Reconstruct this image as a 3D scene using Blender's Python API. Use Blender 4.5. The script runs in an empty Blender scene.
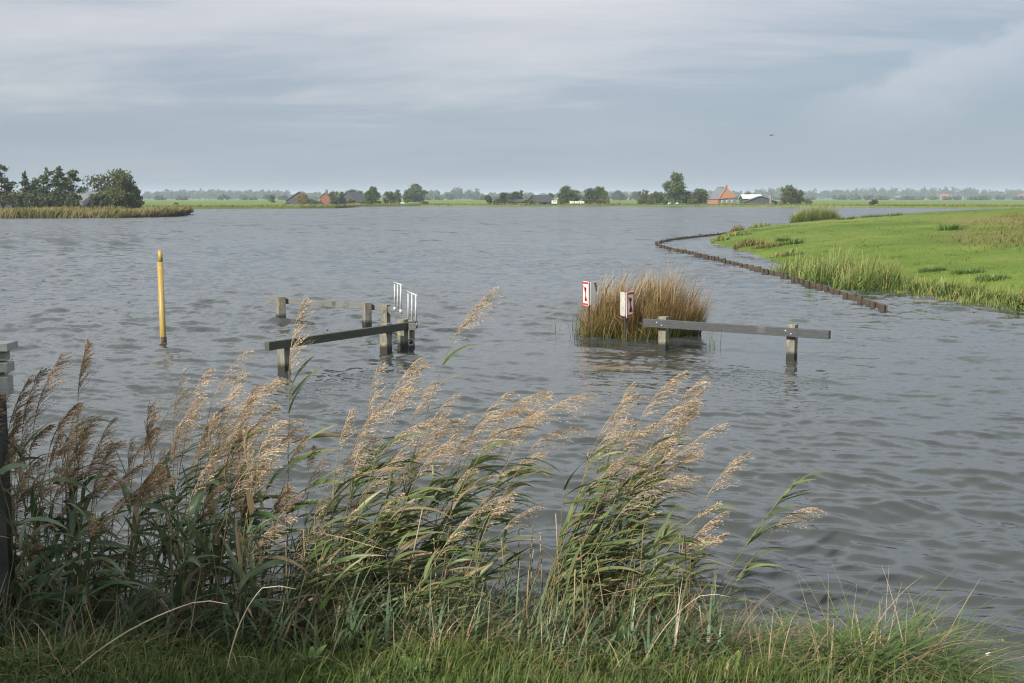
import bpy, bmesh, math, random
import numpy as np
from mathutils import Vector, Matrix

rng = np.random.default_rng(11)
random.seed(11)
SC = bpy.context.scene
COL = SC.collection

# ------------------------------------------------------------------ camera frame
W, H = 1024, 683
F = 1200.0
HOR = 198.0
CH = 2.6
PITCH = math.atan((341.5 - HOR) / F)

def ray(px, py):
    x = (px - W / 2) / F
    y = -(py - H / 2) / F
    c, s = math.cos(PITCH), math.sin(PITCH)
    return np.array([x, c + y * s, -s + y * c])

def P(px, py, z=0.0):
    """the point of the plane at height z that the photo shows at px, py"""
    d = ray(px, py)
    t = (z - CH) / d[2]
    return np.array([d[0] * t, d[1] * t, z])

def at(px, py, Y):
    """the point at ground distance Y that the photo shows at px, py"""
    d = ray(px, py)
    t = Y / d[1]
    return np.array([d[0] * t, Y, CH + d[2] * t])

# ------------------------------------------------------------------ object helpers
def tag(o, label=None, cat=None, group=None, kind=None):
    if label: o['label'] = label
    if cat: o['category'] = cat
    if group: o['group'] = group
    if kind: o['kind'] = kind
    return o

def empty(name, loc=(0, 0, 0), rz=0.0):
    o = bpy.data.objects.new(name, None)
    o.empty_display_size = 0.2
    COL.objects.link(o)
    o.location = Vector([float(v) for v in loc]); o.rotation_euler = (0, 0, rz)
    return o

def link(name, me, mat, parent=None, loc=None):
    o = bpy.data.objects.new(name, me)
    if mat is not None and not me.materials:
        me.materials.append(mat)
    COL.objects.link(o)
    if parent is not None: o.parent = parent
    if loc is not None: o.location = Vector([float(v) for v in loc])
    return o

def quad_mesh(name, V, Q, tint=None, along=None, smooth=True):
    V = np.asarray(V, np.float32).reshape(-1, 3); Q = np.asarray(Q, np.int32)
    k = Q.shape[1]
    me = bpy.data.meshes.new(name)
    me.vertices.add(len(V)); me.vertices.foreach_set('co', V.ravel())
    me.loops.add(Q.size); me.loops.foreach_set('vertex_index', Q.ravel())
    me.polygons.add(len(Q))
    me.polygons.foreach_set('loop_start', np.arange(0, Q.size, k, dtype=np.int32))
    me.polygons.foreach_set('use_smooth', np.full(len(Q), smooth, bool))
    for nm, a in (('tint', tint), ('along', along)):
        if a is not None:
            at_ = me.attributes.new(nm, 'FLOAT', 'POINT')
            at_.data.foreach_set('value', np.asarray(a, np.float32).ravel())
    me.update(calc_edges=True)
    return me

class MB:
    """collects strips, quads and tubes for ONE mesh"""
    def __init__(s): s.V = []; s.Q = []; s.T = []; s.A = []; s.n = 0
    def add(s, V, Q, t, a):
        V = np.asarray(V, float).reshape(-1, 3)
        s.V.append(V); s.Q.append(np.asarray(Q, int) + s.n)
        s.T.append(np.broadcast_to(np.asarray(t, float), (len(V),)).copy())
        s.A.append(np.broadcast_to(np.asarray(a, float), (len(V),)).copy())
        s.n += len(V)
    def strips(s, pts, width, side, tint):
        """N ribbons of S points: pts (N,S,3), width (N,S) full, side (N,S,3), tint (N,)"""
        N, S, _ = pts.shape
        h = width[..., None] * 0.5 * side
        V = np.stack([pts - h, pts + h], 2)
        b = (np.arange(N)[:, None] * S + np.arange(S - 1)[None]) * 2
        Q = np.stack([b, b + 1, b + 3, b + 2], -1).reshape(-1, 4)
        t = np.repeat(tint, S * 2)
        a = np.tile(np.repeat(np.linspace(0, 1, S), 2), N)
        s.add(V, Q, t, a)
    def vstrips(s, pts, width, side, nrm, fold, tint):
        """ribbons with a folded midrib"""
        N, S, _ = pts.shape
        h = width[..., None] * 0.5 * side
        f = nrm * (width * fold)[..., None]
        V = np.stack([pts - h + f, pts, pts + h + f], 2)
        b = (np.arange(N)[:, None] * S + np.arange(S - 1)[None]) * 3
        Q = np.concatenate([np.stack([b, b + 1, b + 4, b + 3], -1).reshape(-1, 4),
                            np.stack([b + 1, b + 2, b + 5, b + 4], -1).reshape(-1, 4)])
        s.add(V, Q, np.repeat(tint, S * 3), np.tile(np.repeat(np.linspace(0, 1, S), 3), N))
    def tube(s, path, rad, sides=5, tint=0.5, cap=True):
        path = np.asarray(path, float); S = len(path)
        rad = np.broadcast_to(np.asarray(rad, float), (S,))
        tg = np.gradient(path, axis=0); tg /= np.linalg.norm(tg, axis=1)[:, None] + 1e-9
        ref = np.array([0.0, 0, 1]) if abs(tg[0, 2]) < 0.8 else np.array([1.0, 0, 0])
        u = np.cross(tg, ref); u /= np.linalg.norm(u, axis=1)[:, None] + 1e-9
        v = np.cross(tg, u)
        an = np.linspace(0, 2 * math.pi, sides, endpoint=False)
        V = path[:, None] + rad[:, None, None] * (np.cos(an)[None, :, None] * u[:, None] + np.sin(an)[None, :, None] * v[:, None])
        Q = []
        for i in range(S - 1):
            for j in range(sides):
                j2 = (j + 1) % sides
                Q.append((i * sides + j, i * sides + j2, (i + 1) * sides + j2, (i + 1) * sides + j))
        V = V.reshape(-1, 3); a = np.repeat(np.linspace(0, 1, S), sides)
        if cap:
            V = np.vstack([V, path[:1], path[-1:]]); a = np.append(a, [0, 1])
            c0, c1 = S * sides, S * sides + 1
            for j in range(0, sides, 2):
                Q.append((c0, (j + 2) % sides if j + 1 < sides else 0, (j + 1) % sides, j))
                e = (S - 1) * sides
                Q.append((c1, e + j, e + (j + 1) % sides, e + (j + 2) % sides if j + 1 < sides else e))
        s.add(V, Q, tint, a)
    def leaves(s, C, size, tint, aspect=1.0, flat=0.0):
        """loose leaf-clump quads at C with random facing"""
        N = len(C)
        n = rng.normal(size=(N, 3)); n[:, 2] += flat * np.sign(rng.random(N) - .3)
        n /= np.linalg.norm(n, axis=1)[:, None]
        r = rng.normal(size=(N, 3)); u = np.cross(n, r); u /= np.linalg.norm(u, axis=1)[:, None]
        v = np.cross(n, u)
        a = (size * 0.5)[:, None]; j = lambda: (0.6 + 0.7 * rng.random((N, 1)))
        V = np.stack([C - u * a * j(), C - v * a * aspect * j(), C + u * a * j(), C + v * a * aspect * j()], 1)
        V += n[:, None] * (rng.normal(size=(N, 4, 1)) * 0.12 * size[:, None, None])
        s.add(V, np.arange(4 * N).reshape(-1, 4), np.repeat(tint, 4), np.repeat(rng.random(N), 4))
    def build(s, name, mat, parent=None, loc=None, smooth=True):
        V = np.vstack(s.V)
        if loc is not None: V = V - np.asarray(loc, float)
        elif parent is not None and parent.parent is None and parent.type == 'EMPTY':
            V = V - np.array(parent.location)
        me = quad_mesh(name, V, np.vstack(s.Q), np.concatenate(s.T), np.concatenate(s.A), smooth)
        return link(name, me, mat, parent, loc)

def bm_obj(name, bm, mat, parent=None, loc=None):
    me = bpy.data.meshes.new(name); bm.to_mesh(me); bm.free()
    return link(name, me, mat, parent, loc)

def box(bm, c, size, rz=0.0, bev=0.0, tilt=None):
    """bevelled box, size along its own axes, turned rz about z"""
    M = Matrix.Translation(Vector([float(v) for v in c])) @ Matrix.Rotation(rz, 4, 'Z')
    if tilt: M = M @ Matrix.Rotation(tilt[0], 4, 'X') @ Matrix.Rotation(tilt[1], 4, 'Y')
    M = M @ Matrix.Diagonal((size[0], size[1], size[2], 1))
    r = bmesh.ops.create_cube(bm, size=1, matrix=M)
    if bev:
        ed = list({e for v in r['verts'] for e in v.link_edges})
        bmesh.ops.bevel(bm, geom=ed, offset=bev, segments=2, affect='EDGES', profile=0.6)
    return bm

def cyl(bm, a, b, r, r2=None, seg=12):
    a, b = Vector([float(v) for v in a]), Vector([float(v) for v in b])
    d = b - a
    M = Matrix.Translation((a + b) / 2) @ d.to_track_quat('Z', 'Y').to_matrix().to_4x4()
    bmesh.ops.create_cone(bm, cap_ends=True, segments=seg, radius1=r, radius2=r if r2 is None else r2, depth=d.length, matrix=M)
    return bm

# ------------------------------------------------------------------ materials
def new_mat(name):
    m = bpy.data.materials.new(name); m.use_nodes = True
    nt = m.node_tree; nt.nodes.clear()
    return m, nt, nt.nodes.new('ShaderNodeOutputMaterial')

def N(nt, typ, **kw):
    n = nt.nodes.new(typ)
    for k, v in kw.items():
        if k.startswith('i_'):
            key = k[2:]
            n.inputs[int(key) if key.isdigit() else key.replace('_', ' ')].default_value = v
        else: setattr(n, k, v)
    return n

def ramp(nt, stops, fac, interp='LINEAR'):
    r = nt.nodes.new('ShaderNodeValToRGB'); cr = r.color_ramp; cr.interpolation = interp
    while len(cr.elements) > len(stops): cr.elements.remove(cr.elements[-1])
    while len(cr.elements) < len(stops): cr.elements.new(0.5)
    for e, (p, c) in zip(cr.elements, stops):
        e.position = p; e.color = (*c, 1)
    nt.links.new(fac, r.inputs[0])
    return r.outputs[0]

def mix(nt, fac, a, b, mode='MIX'):
    m = nt.nodes.new('ShaderNodeMix'); m.data_type = 'RGBA'; m.blend_type = mode
    for s, v in ((m.inputs[0], fac), (m.inputs[6], a), (m.inputs[7], b)):
        if hasattr(v, 'is_linked') or isinstance(v, bpy.types.NodeSocket): nt.links.new(v, s)
        elif isinstance(v, (int, float)): s.default_value = v
        else: s.default_value = (*v, 1)
    return m.outputs[2]

def math_n(nt, op, a, b=0.0, clamp=False):
    m = nt.nodes.new('ShaderNodeMath'); m.operation = op; m.use_clamp = clamp
    for i, v in enumerate((a, b)):
        if isinstance(v, bpy.types.NodeSocket): nt.links.new(v, m.inputs[i])
        else: m.inputs[i].default_value = v
    return m.outputs[0]

def noise(nt, scale, detail=4, rough=0.55, vec=None, mapping=None, dist=0.0):
    n = nt.nodes.new('ShaderNodeTexNoise')
    n.inputs['Scale'].default_value = scale; n.inputs['Detail'].default_value = detail
    n.inputs['Roughness'].default_value = rough; n.inputs['Distortion'].default_value = dist
    if vec is None:
        vec = nt.nodes.new('ShaderNodeTexCoord').outputs['Object']
    if mapping is not None:
        mp = nt.nodes.new('ShaderNodeMapping'); mp.inputs['Scale'].default_value = mapping
        nt.links.new(vec, mp.inputs[0]); vec = mp.outputs[0]
    nt.links.new(vec, n.inputs['Vector'])
    return n.outputs['Fac']

def veg(name, A, B, trans=0.25, rough=0.55, spec=0.3, dry=None):
    """plant tissue: colour runs along each blade (A, B = ramps for tint 0 and 1); dry: blades with tint above 0.9"""
    m, nt, out = new_mat(name)
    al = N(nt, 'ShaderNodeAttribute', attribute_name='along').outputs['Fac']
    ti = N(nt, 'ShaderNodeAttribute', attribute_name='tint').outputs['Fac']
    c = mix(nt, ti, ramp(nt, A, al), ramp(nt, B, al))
    if dry:
        d = math_n(nt, 'GREATER_THAN', ti, dry[0])
        c = mix(nt, d, c, dry[1])
    nz = noise(nt, 9.0, 3)
    c = mix(nt, 1.0, c, ramp(nt, [(0.3, (0.75, 0.75, 0.75)), (0.7, (1.2, 1.2, 1.2))], nz), 'MULTIPLY')
    b = N(nt, 'ShaderNodeBsdfPrincipled'); nt.links.new(c, b.inputs['Base Color'])
    b.inputs['Roughness'].default_value = rough; b.inputs['Specular IOR Level'].default_value = spec
    if trans > 0:
        t = N(nt, 'ShaderNodeBsdfTranslucent'); nt.links.new(c, t.inputs[0])
        mx = N(nt, 'ShaderNodeMixShader'); mx.inputs[0].default_value = trans
        nt.links.new(b.outputs[0], mx.inputs[1]); nt.links.new(t.outputs[0], mx.inputs[2])
        nt.links.new(mx.outputs[0], out.inputs[0])
    else:
        nt.links.new(b.outputs[0], out.inputs[0])
    return m

def plain(name, c1, c2, scale=6.0, rough=0.7, mapping=None, bump=0.0, detail=5, extra=None, spec=0.4, metallic=0.0):
    m, nt, out = new_mat(name)
    nz = noise(nt, scale, detail, 0.6, mapping=mapping)
    c = ramp(nt, [(0.3, c1), (0.7, c2)], nz)
    if extra:   # patches: (scale, low, high, colour)
        for (sc, lo, hi, colr) in extra:
            e = noise(nt, sc, 5, 0.65)
            f = N(nt, 'ShaderNodeMapRange'); f.inputs[1].default_value = lo; f.inputs[2].default_value = hi
            nt.links.new(e, f.inputs[0])
            c = mix(nt, f.outputs[0], c, colr)
    b = N(nt, 'ShaderNodeBsdfPrincipled'); nt.links.new(c, b.inputs['Base Color'])
    b.inputs['Roughness'].default_value = rough; b.inputs['Specular IOR Level'].default_value = spec
    b.inputs['Metallic'].default_value = metallic
    if bump:
        bp = N(nt, 'ShaderNodeBump'); bp.inputs['Strength'].default_value = bump; bp.inputs['Distance'].default_value = 0.02
        nt.links.new(nz, bp.inputs['Height']); nt.links.new(bp.outputs[0], b.inputs['Normal'])
    nt.links.new(b.outputs[0], out.inputs[0])
    return m

def wood(name, c1, c2, lichen=(0.42, 0.30, 0.04), amount=0.58, wet=True, grain=(14, 14, 1.2)):
    """weathered timber: grain, lichen patches, dark wet foot at the waterline (world height)"""
    m, nt, out = new_mat(name)
    g = noise(nt, 3.0, 6, 0.65, mapping=grain)
    c = ramp(nt, [(0.28, c1), (0.72, c2)], g)
    e = noise(nt, 15.0, 5, 0.7)
    f = N(nt, 'ShaderNodeMapRange'); f.inputs[1].default_value = amount; f.inputs[2].default_value = amount + 0.07
    nt.links.new(e, f.inputs[0]); c = mix(nt, f.outputs[0], c, lichen)
    e2 = noise(nt, 5.0, 4, 0.6)
    f2 = N(nt, 'ShaderNodeMapRange'); f2.inputs[1].default_value = 0.54; f2.inputs[2].default_value = 0.7
    nt.links.new(e2, f2.inputs[0]); c = mix(nt, f2.outputs[0], c, (0.05, 0.06, 0.035))
    b = N(nt, 'ShaderNodeBsdfPrincipled')
    if wet:
        geo = N(nt, 'ShaderNodeNewGeometry'); sx = N(nt, 'ShaderNodeSeparateXYZ')
        nt.links.new(geo.outputs['Position'], sx.inputs[0])
        zz = math_n(nt, 'ADD', sx.outputs[2], math_n(nt, 'MULTIPLY', e, 0.12))
        f3 = N(nt, 'ShaderNodeMapRange'); f3.inputs[1].default_value = 0.22; f3.inputs[2].default_value = 0.15
        nt.links.new(zz, f3.inputs[0]); c = mix(nt, f3.outputs[0], c, (0.018, 0.018, 0.013))
    nt.links.new(c, b.inputs['Base Color']); b.inputs['Roughness'].default_value = 0.75
    bp = N(nt, 'ShaderNodeBump'); bp.inputs['Strength'].default_value = 0.6; bp.inputs['Distance'].default_value = 0.01
    nt.links.new(g, bp.inputs['Height']); nt.links.new(bp.outputs[0], b.inputs['Normal'])
    nt.links.new(b.outputs[0], out.inputs[0])
    return m

def ground(name, cols, scale=0.5, patches=(), bump=0.0, fine=6.0):
    m, nt, out = new_mat(name)
    a = noise(nt, scale, 6, 0.62); b_ = noise(nt, fine, 4, 0.7)
    v = math_n(nt, 'ADD', math_n(nt, 'MULTIPLY', a, 0.6), math_n(nt, 'MULTIPLY', b_, 0.4))
    k = len(cols)
    c = ramp(nt, [(0.34 + 0.32 * i / (k - 1), q) for i, q in enumerate(cols)], v)
    tc = nt.nodes.new('ShaderNodeTexCoord').outputs['Object']
    for (cx, cy, rx, ry, colr, strength) in patches:
        mp = N(nt, 'ShaderNodeMapping'); mp.vector_type = 'POINT'
        mp.inputs['Location'].default_value = (-cx / rx, -cy / ry, 0); mp.inputs['Scale'].default_value = (1 / rx, 1 / ry, 0)
        nt.links.new(tc, mp.inputs[0])
        ln = N(nt, 'ShaderNodeVectorMath', operation='LENGTH'); nt.links.new(mp.outputs[0], ln.inputs[0])
        dd = math_n(nt, 'ADD', ln.outputs['Value'], math_n(nt, 'MULTIPLY', math_n(nt, 'SUBTRACT', a, 0.5), 1.6))
        dd = math_n(nt, 'ADD', dd, math_n(nt, 'MULTIPLY', math_n(nt, 'SUBTRACT', b_, 0.5), 1.2))
        f = N(nt, 'ShaderNodeMapRange'); f.inputs[1].default_value = 1.05; f.inputs[2].default_value = 0.75
        f.inputs[4].default_value = strength
        nt.links.new(dd, f.inputs[0]); c = mix(nt, f.outputs[0], c, colr)
    b = N(nt, 'ShaderNodeBsdfPrincipled'); nt.links.new(c, b.inputs['Base Color'])
    b.inputs['Roughness'].default_value = 0.9; b.inputs['Specular IOR Level'].default_value = 0.1
    if bump:
        bp = N(nt, 'ShaderNodeBump'); bp.inputs['Strength'].default_value = bump; bp.inputs['Distance'].default_value = 0.06
        nt.links.new(b_, bp.inputs['Height']); nt.links.new(bp.outputs[0], b.inputs['Normal'])
    nt.links.new(b.outputs[0], out.inputs[0])
    return m

M = {}
M['reed_stem'] = veg('reed_stem', [(0, (0.16, 0.13, 0.05)), (0.5, (0.10, 0.12, 0.04)), (1, (0.17, 0.16, 0.06))],
                     [(0, (0.20, 0.14, 0.07)), (1, (0.16, 0.13, 0.06))], 0)
M['reed_leaf'] = veg('reed_leaf', [(0, (0.045, 0.08, 0.025)), (0.6, (0.075, 0.115, 0.036)), (1, (0.16, 0.14, 0.06))],
                     [(0, (0.11, 0.155, 0.055)), (0.6, (0.18, 0.215, 0.09)), (1, (0.32, 0.25, 0.12))], 0.25, 0.42, 0.4, (0.9, (0.25, 0.19, 0.105)))
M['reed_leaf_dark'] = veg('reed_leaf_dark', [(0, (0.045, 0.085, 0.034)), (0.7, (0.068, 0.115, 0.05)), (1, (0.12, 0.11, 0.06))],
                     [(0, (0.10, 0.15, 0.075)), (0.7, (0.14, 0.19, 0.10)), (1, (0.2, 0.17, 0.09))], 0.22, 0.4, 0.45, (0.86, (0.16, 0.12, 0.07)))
M['plume'] = veg('plume', [(0, (0.33, 0.245, 0.16)), (1, (0.50, 0.385, 0.255))], [(0, (0.50, 0.385, 0.26)), (1, (0.76, 0.64, 0.48))], 0.3, 0.7, 0.15)
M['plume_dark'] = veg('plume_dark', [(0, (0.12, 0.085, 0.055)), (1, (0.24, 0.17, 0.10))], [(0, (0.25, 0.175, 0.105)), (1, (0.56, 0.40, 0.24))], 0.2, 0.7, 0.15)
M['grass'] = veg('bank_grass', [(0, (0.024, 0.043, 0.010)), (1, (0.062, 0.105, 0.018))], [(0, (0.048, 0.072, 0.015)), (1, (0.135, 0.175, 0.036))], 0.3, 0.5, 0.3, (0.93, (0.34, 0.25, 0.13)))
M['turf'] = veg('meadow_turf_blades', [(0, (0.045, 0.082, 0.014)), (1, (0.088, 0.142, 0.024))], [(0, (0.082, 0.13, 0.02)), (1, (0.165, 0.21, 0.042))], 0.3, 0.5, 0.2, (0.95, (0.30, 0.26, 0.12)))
M['drygrass'] = veg('dry_grass', [(0, (0.13, 0.095, 0.045)), (1, (0.29, 0.225, 0.13))], [(0, (0.21, 0.16, 0.09)), (1, (0.44, 0.36, 0.23))], 0.2, 0.6, 0.2)
M['sedge'] = veg('sedge', [(0, (0.03, 0.06, 0.012)), (0.7, (0.06, 0.125, 0.022)), (1, (0.17, 0.17, 0.06))], [(0, (0.07, 0.10, 0.024)), (0.7, (0.125, 0.19, 0.04)), (1, (0.30, 0.25, 0.10))], 0.25, 0.45, 0.35, (0.82, (0.38, 0.27, 0.14)))
M['rush'] = veg('rush', [(0, (0.03, 0.042, 0.012)), (0.35, (0.08, 0.09, 0.02)), (0.6, (0.145, 0.10, 0.035)), (1, (0.26, 0.17, 0.075))],
                [(0, (0.04, 0.05, 0.015)), (0.4, (0.14, 0.125, 0.035)), (0.65, (0.26, 0.165, 0.062)), (1, (0.45, 0.32, 0.18))], 0.2, 0.6, 0.2)
M['cattail'] = veg('cattail', [(0, (0.025, 0.05, 0.010)), (0.6, (0.07, 0.125, 0.024)), (1, (0.17, 0.20, 0.06))],
                   [(0, (0.06, 0.10, 0.018)), (0.6, (0.19, 0.25, 0.055)), (1, (0.42, 0.38, 0.15))], 0.3, 0.5, 0.3, (0.93, (0.36, 0.22, 0.07)))  # ramp darkened at the base to paint in the shadow low in the clumps
M['shorefringe'] = veg('shore_fringe', [(0, (0.06, 0.06, 0.02)), (1, (0.11, 0.12, 0.03))], [(0, (0.10, 0.075, 0.035)), (1, (0.24, 0.19, 0.09))], 0.1, 0.8, 0.1)
M['leaf_green'] = veg('leaf_green', [(0, (0.06, 0.085, 0.026)), (1, (0.075, 0.105, 0.03))], [(0, (0.09, 0.125, 0.038)), (1, (0.115, 0.15, 0.046))], 0.15, 0.7, 0.2)
M['leaf_dark'] = veg('leaf_dark', [(0, (0.045, 0.06, 0.026)), (1, (0.058, 0.075, 0.032))], [(0, (0.07, 0.088, 0.038)), (1, (0.09, 0.11, 0.046))], 0.1, 0.7, 0.2)
M['leaf_olive'] = veg('leaf_olive', [(0, (0.055, 0.072, 0.026)), (1, (0.075, 0.092, 0.032))], [(0, (0.095, 0.11, 0.042)), (1, (0.135, 0.145, 0.058))], 0.15, 0.7, 0.2)
M['leaf_gold'] = veg('leaf_gold', [(0, (0.15, 0.12, 0.03)), (1, (0.2, 0.15, 0.04))], [(0, (0.24, 0.17, 0.05)), (1, (0.28, 0.2, 0.07))], 0.15, 0.7, 0.2)
M['bark'] = plain('bark', (0.05, 0.04, 0.03), (0.11, 0.09, 0.07), 4.0, 0.9, (3, 3, 0.5))
M['post'] = wood('post_timber', (0.08, 0.08, 0.068), (0.24, 0.23, 0.195), (0.40, 0.28, 0.04), 0.575)
M['beam_dark'] = wood('dark_beam', (0.03, 0.033, 0.025), (0.075, 0.08, 0.06), (0.16, 0.16, 0.04), 0.66, False, (1.5, 14, 14))
M['beam_grey'] = wood('grey_beam', (0.085, 0.09, 0.09), (0.16, 0.165, 0.165), (0.3, 0.24, 0.06), 0.72, False, (1.5, 14, 14))
M['rail_grey'] = plain('rail_grey', (0.035, 0.04, 0.043), (0.062, 0.067, 0.071), 5.0, 0.55, (1.5, 12, 12), 0.3, extra=[(3.0, 0.6, 0.75, (0.12, 0.12, 0.11))])
M['pile'] = wood('pile_timber', (0.025, 0.019, 0.014), (0.075, 0.055, 0.036), (0.14, 0.11, 0.05), 0.66, False)
M['plank'] = wood('plank_timber', (0.04, 0.03, 0.02), (0.13, 0.092, 0.058), (0.28, 0.24, 0.12), 0.64, False, (2, 12, 12))
M['yellow'] = plain('yellow_paint', (0.27, 0.19, 0.05), (0.38, 0.275, 0.08), 5.0, 0.45, (6, 6, 1.0), 0.1, extra=[(2.5, 0.55, 0.72, (0.30, 0.20, 0.06)), (9.0, 0.64, 0.70, (0.62, 0.58, 0.46)), (14.0, 0.66, 0.70, (0.10, 0.08, 0.04))])
M['galv'] = plain('galvanised_steel', (0.30, 0.32, 0.32), (0.50, 0.51, 0.51), 14.0, 0.45, metallic=0.1)
M['white_sign'] = plain('white_sign_paint', (0.70, 0.70, 0.68), (0.80, 0.80, 0.78), 6.0, 0.4)
M['sign_back'] = plain('sign_back_grey', (0.42, 0.41, 0.37), (0.58, 0.57, 0.52), 16.0, 0.6, extra=[(20.0, 0.58, 0.68, (0.24, 0.20, 0.14))])
M['red'] = plain('red_sign_paint', (0.50, 0.025, 0.022), (0.58, 0.04, 0.03), 6.0, 0.4)
M['black'] = plain('black_sign_paint', (0.015, 0.015, 0.016), (0.025, 0.025, 0.025), 6.0, 0.4)
M['darkpost'] = plain('dark_post', (0.02, 0.021, 0.022), (0.045, 0.046, 0.045), 8.0, 0.6)
M['pale_paint'] = plain('weathered_pale_paint', (0.20, 0.215, 0.21), (0.30, 0.315, 0.305), 7.0, 0.6, (1, 6, 6), 0.1)
M['orange_tile'] = plain('orange_tile', (0.25, 0.125, 0.07), (0.33, 0.17, 0.095), 3.0, 0.8, (1, 1, 5))
M['slate'] = plain('slate', (0.10, 0.105, 0.12), (0.16, 0.165, 0.18), 3.0, 0.6, (1, 1, 5))
M['dark_tin'] = plain('dark_sheet', (0.035, 0.04, 0.043), (0.06, 0.065, 0.068), 2.0, 0.6)
M['pale_tin'] = plain('pale_sheet', (0.62, 0.56, 0.56), (0.72, 0.66, 0.66), 2.0, 0.5)
M['brick'] = plain('brick_wall', (0.17, 0.07, 0.052), (0.24, 0.10, 0.075), 4.0, 0.85, (1, 1, 4))
M['grey_wall'] = plain('grey_wall', (0.15, 0.15, 0.145), (0.22, 0.215, 0.21), 2.0, 0.85)
M['red_roof'] = plain('red_roof', (0.24, 0.085, 0.055), (0.32, 0.12, 0.08), 3.0, 0.8)
M['maroon'] = plain('maroon_roof', (0.07, 0.03, 0.028), (0.10, 0.045, 0.04), 3.0, 0.8)
M['glass'] = plain('window_glass', (0.20, 0.24, 0.25), (0.30, 0.34, 0.35), 1.0, 0.1)
M['white'] = plain('white_paint', (0.72, 0.72, 0.70), (0.8, 0.8, 0.79), 3.0, 0.5)
M['wool'] = plain('wool', (0.55, 0.52, 0.45), (0.68, 0.65, 0.58), 6.0, 0.9)
M['hide'] = plain('dark_hide', (0.02, 0.018, 0.016), (0.035, 0.03, 0.028), 3.0, 0.7)
M['tar'] = plain('tarred_hull', (0.012, 0.012, 0.012), (0.03, 0.028, 0.026), 3.0, 0.6)
M['soil'] = ground('bank_soil', [(0.035, 0.03, 0.016), (0.05, 0.06, 0.02), (0.07, 0.11, 0.025)], 1.2, bump=0.5)
M['meadow'] = ground('meadow_turf', [(0.056, 0.092, 0.016), (0.094, 0.145, 0.022), (0.17, 0.20, 0.045)], 0.16,
                     [(21.6, 50, 3.0, 8, (0.17, 0.145, 0.05), 0.75), (30.5, 68, 5.2, 13, (0.19, 0.155, 0.06), 0.8), (20, 50, 4, 7, (0.085, 0.125, 0.025), 0.6), (27, 84, 7, 8, (0.16, 0.19, 0.05), 0.5), (16, 62, 3, 9, (0.14, 0.18, 0.04), 0.5), (52, 122, 5, 6, (0.30, 0.25, 0.12), 0.6), (24, 92, 8, 4, (0.20, 0.22, 0.07), 0.5)], 0.9, 3.5)
M['polder'] = ground('polder_turf', [(0.07, 0.12, 0.02), (0.11, 0.17, 0.03), (0.17, 0.19, 0.055)], 0.012, fine=0.06)
M['marsh'] = ground('marsh_ground', [(0.06, 0.06, 0.02), (0.09, 0.10, 0.03), (0.11, 0.13, 0.04)], 0.1, fine=0.6)

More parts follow.
